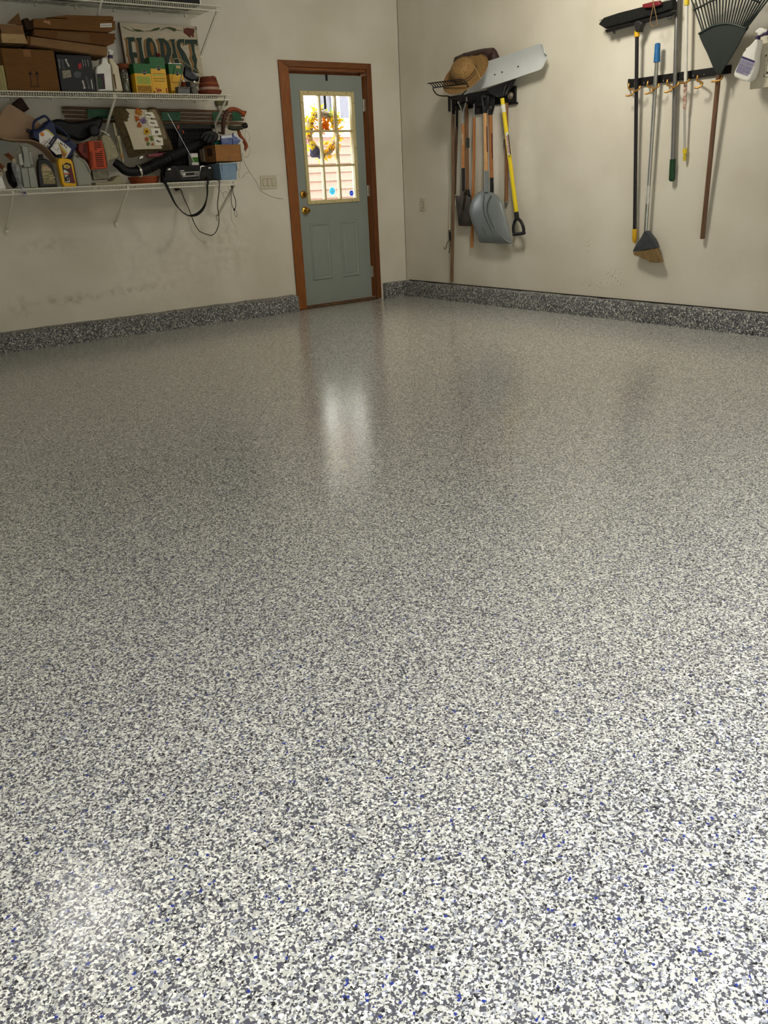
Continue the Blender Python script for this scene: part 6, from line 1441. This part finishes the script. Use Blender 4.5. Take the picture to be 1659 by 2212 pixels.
bx = smooth(pb(B9, [(480, 565), (640, 478), (780, 440), (930, 425), (1080, 448), (1200, 490), (1275, 505)], -.12), 8)
for i in range(nT):
    s_ = i/(nT-1); f_ = s_*(len(bx)-1); j_ = min(int(f_), len(bx)-2); p = lerp(bx[j_], bx[j_+1], f_-j_)
    xt = lerp(262, 1700, s_**.95); q = PB(*B9(xt, -60), -.135+.01*math.sin(s_*3.14))
    far = q+(q-p)*1.3
    obj('tine', MB().tube([p+V((.0, 0, 0)), q, far, far+V((-.05, 0, .02))], [.0052, .0048, .0042, .003], 6), GRK, t)
obj('cross_bar', MB().tube(smooth(bpath(B9, [(322, 178, -.142), (480, 105, -.146), (640, 20, -.148), (900, -60, -.15), (1200, -70, -.148), (1400, 0, -.146), (1500, 40, -.142)]), 6), .0058, 8), GRK, t)
obj('handle', MB().tube([PB(*B9(772, 1345), -.085), PB(*B8(1150, 1080), -.03)], .0165, 14), wood('rake_handle', (112, 80, 54), (86, 58, 38), 2, .5, .1), t)

# cream cabinet at the right edge, spray bottle hung on it
t = thing('wall_cabinet', 'cream wall cabinet with raised panel door at the right edge', 'cabinet', (-.06, -4.2, 1.585))
CBN = M('cabinet_cream', (204, 196, 174), .5, 0, .03, 10)
e0 = PB(*B9(1440, 1560), -.12); e1 = PB(*B9(1480, 660), -.12); yl = -3.868
obj('cabinet_box', MB().box((-.10, -4.6, e0.z), (-.003, yl, e1.z), bevel=.002), CBN, t)
dr = obj('cabinet_door', MB().box((-.122, -4.55, e0.z-.012), (-.1008, yl+.012, e1.z-.045), bevel=.003), CBN, t)
py = PB(*B9(1570, 1390), -.13); pz1 = PB(*B9(1610, 985), -.13).z
for k_, (ins, xx) in enumerate(((0, -.1285), (.018, -.126))):
    obj('panel_molding', MB().box((xx, -4.5, py.z+ins), (-.1225, py.y-ins, py.z+ins+.012), bevel=.002).box((xx, py.y-ins-.012, py.z+ins), (-.1225, py.y-ins, pz1-ins), bevel=.002).box((xx, -4.5, pz1-ins-.012), (-.1225, py.y-ins, pz1-ins), bevel=.002), CBN, dr)
t = thing('hanging_spray_bottle', 'white spray bottle with violet label hung by its trigger on the cabinet', 'bottle', PB(*B9(1150, 1450), -.16))
XB = -.205
obj('body', bprism(B9, [(1428, 700), (1465, 715), (1470, 800), (1440, 920), (1425, 1000), (1418, 1160), (1400, 1280), (1340, 1420), (1280, 1470), (1180, 1450), (1050, 1385), (1035, 1340), (1045, 1290), (1190, 990), (1200, 950), (1245, 900), (1250, 865), (1310, 830)], XB, .07, .012), WHT, t)
lb = obj('label', bprism(B9, [(1188, 1010), (1418, 1100), (1412, 1150), (1290, 1375), (1070, 1300)], XB-.001, .001), M('label_lilac', (150, 146, 164), .5, 0, .15, 90), t, 'violet and lilac label')
obj('violet_band', bprism(B9, [(1190, 1008), (1420, 1095), (1412, 1132), (1182, 1042)], XB-.002, .001), M('label_deep_violet', (52, 40, 88), .5), lb)
for i, (x0_, y0_, x1_, y1_) in enumerate(((1178, 1085, 1385, 1165), (1165, 1110, 1340, 1180), (1150, 1150, 1380, 1235), (1135, 1180, 1360, 1262), (1120, 1210, 1350, 1295), (1108, 1235, 1340, 1322), (1095, 1262, 1215, 1308))):
    obj('printed_line', bprism(B9, [(x0_, y0_), (x1_, y1_), (x1_-3, y1_+(14 if i > 1 else 9)), (x0_-3, y0_+(14 if i > 1 else 9))], XB-.002, .001), M('print_violet_grey2', (112, 106, 136), .5), lb)
obj('printed_code', bprism(B9, [(1232, 1322), (1270, 1335), (1258, 1368), (1222, 1354)], XB-.002, .001), INK, lb) if False else None
obj('collar', bprism(B9, [(1430, 655), (1455, 640), (1482, 655), (1468, 715), (1425, 700)], XB+.018, .034, .005), M('collar_violet', (52, 36, 84), .4), t)
obj('trigger_head', bprism(B9, [(1420, 575), (1445, 535), (1490, 505), (1540, 498), (1640, 540), (1630, 570), (1560, 600), (1530, 625), (1490, 640), (1455, 640), (1468, 600), (1430, 590)], XB+.018, .034, .006), WHT, t)
obj('trigger', bprism(B9, [(1500, 655), (1560, 605), (1615, 590), (1640, 540), (1659, 530), (1659, 560), (1625, 630), (1560, 640), (1510, 662)], XB+.024, .022, .003), M('collar_violet', (52, 36, 84), .4), t)
